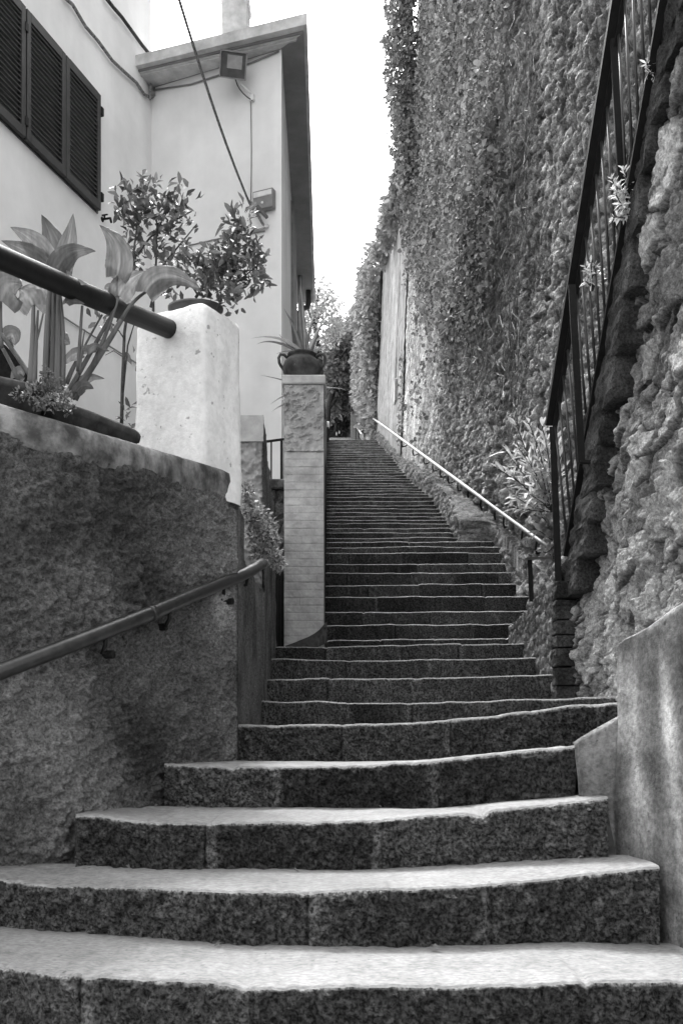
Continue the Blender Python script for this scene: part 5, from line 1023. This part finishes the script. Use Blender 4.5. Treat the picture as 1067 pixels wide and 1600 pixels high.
leafy('step_side_shrub', 'small light flecked shrub left of the walking person', 'shrub', tuple(P(517, 665, 50)), [], [(513, 640, 50, 6, 14, .5, 1), (514, 655, 50, 5, 10, .4, .6), (514, 625, 50, 8, 12, .6, .6)], 500, .2, .10, .22)

# person walking up, seen from behind
FD = 66.0; ft = Vector(P(528, 679, FD)); per = None
def skin_body():
    k = 1.66 / 1.75
    J = {'pelvis': ((0, 0, .92), .13, .11), 'waist': ((0, 0, 1.06), .115, .09), 'chest': ((0, .02, 1.28), .15, .11), 'neck': ((0, .02, 1.46), .05, .05), 'head': ((0, .03, 1.58), .075, .09), 'crown': ((0, .03, 1.69), .06, .07),
         'hipL': ((-.09, 0, .86), .085, .085), 'kneeL': ((-.10, .10, .50), .055, .055), 'ankL': ((-.10, .02, .10), .038, .038), 'toeL': ((-.11, .16, .035), .035, .03),
         'hipR': ((.09, 0, .86), .085, .085), 'kneeR': ((.10, .22, .60), .055, .055), 'ankR': ((.10, .16, .24), .038, .038), 'toeR': ((.11, .30, .20), .035, .03),
         'shL': ((-.17, .02, 1.40), .05, .05), 'elL': ((-.25, -.04, 1.14), .038, .038), 'wrL': ((-.25, .08, .94), .026, .026), 'haL': ((-.25, .12, .86), .03, .02),
         'shR': ((.17, .02, 1.40), .05, .05), 'elR': ((.27, -.02, 1.16), .038, .038), 'wrR': ((.30, .14, 1.0), .026, .026), 'haR': ((.30, .20, .95), .03, .02)}
    Eg = [('pelvis', 'waist'), ('waist', 'chest'), ('chest', 'neck'), ('neck', 'head'), ('head', 'crown'), ('pelvis', 'hipL'), ('hipL', 'kneeL'), ('kneeL', 'ankL'), ('ankL', 'toeL'), ('pelvis', 'hipR'), ('hipR', 'kneeR'), ('kneeR', 'ankR'), ('ankR', 'toeR'), ('chest', 'shL'), ('shL', 'elL'), ('elL', 'wrL'), ('wrL', 'haL'), ('chest', 'shR'), ('shR', 'elR'), ('elR', 'wrR'), ('wrR', 'haR')]
    nm = list(J); me = bpy.data.meshes.new('person'); me.from_pydata([tuple(c_ * k for c_ in J[n][0]) for n in nm], [(nm.index(a), nm.index(b)) for a, b in Eg], [])
    o = bpy.data.objects.new('person', me); C.objects.link(o); o.location = ft
    md = o.modifiers.new('skin', 'SKIN'); md.use_smooth_shade = True
    for i, n in enumerate(nm): me.skin_vertices[0].data[i].radius = (J[n][1] * k, J[n][2] * k)
    me.skin_vertices[0].data[0].use_root = True
    sb = o.modifiers.new('sub', 'SUBSURF'); sb.levels = 1; sb.render_levels = 2; me.materials.append(M['skin'])
    return o
per = skin_body(); tag(per, 'person in dark clothes with a black bag walking up the distant steps, seen from behind', 'person')
mb = MB(); c = Vector(ft); k = 1.66 / 1.75
mb.lathe(tuple(c), [(.05, 1.45 * k), (.12, 1.43 * k), (.185, 1.38 * k), (.18, 1.2 * k), (.155, 1.05 * k), (.18, .9 * k), (.19, .84 * k)], 20, sy=.75); mb.make('shirt', M['cloth'], per, smooth=True)
mb = MB()
for s_, kn, an in ((-1, (.10, .50), (.02, .14)), (1, (.22, .60), (.16, .28))): mb.tube([c + Vector((s_ * .08, 0, .88)) * k, c + Vector((s_ * .10, kn[0], kn[1])) * k, c + Vector((s_ * .10, an[0], an[1] + .06)) * k], [.105, .075, .062], 12)
mb.make('trousers', M['cloth'], per, smooth=True)
mb = MB(); mb.lathe((c.x, c.y + .03, c.z), [(0, 1.76 * k), (.06, 1.745 * k), (.095, 1.68 * k), (.10, 1.60 * k), (.085, 1.48 * k), (.05, 1.42 * k)], 16); mb.make('hair', M['cloth'], per, smooth=True)
mb = MB()
for s_, y_, z_ in ((-1, .09, .05), (1, .23, .21)): mb.box((c.x + s_ * .10 * k, c.y + y_ * k, c.z + z_ * k), (.09, .26, .09), bev=.02)
mb.make('shoes', M['white'], per)
bgp = thing('shoulder_bag', 'black shoulder bag carried at the left hip of the walking person', 'bag', (c.x - .25, c.y - .08, c.z + .8))
mb = MB(); mb.box((c.x - .24, c.y - .10, c.z + .92), (.22, .12, .30), .2, bev=.03); mb.make('pouch', M['cloth'], bgp)
mb = MB(); mb.tube([(c.x - .2, c.y - .1, c.z + 1.05), (c.x - .02, c.y - .13, c.z + 1.25), (c.x + .14, c.y - .04, c.z + 1.36)], .012, 6); mb.make('strap', M['cloth'], bgp)
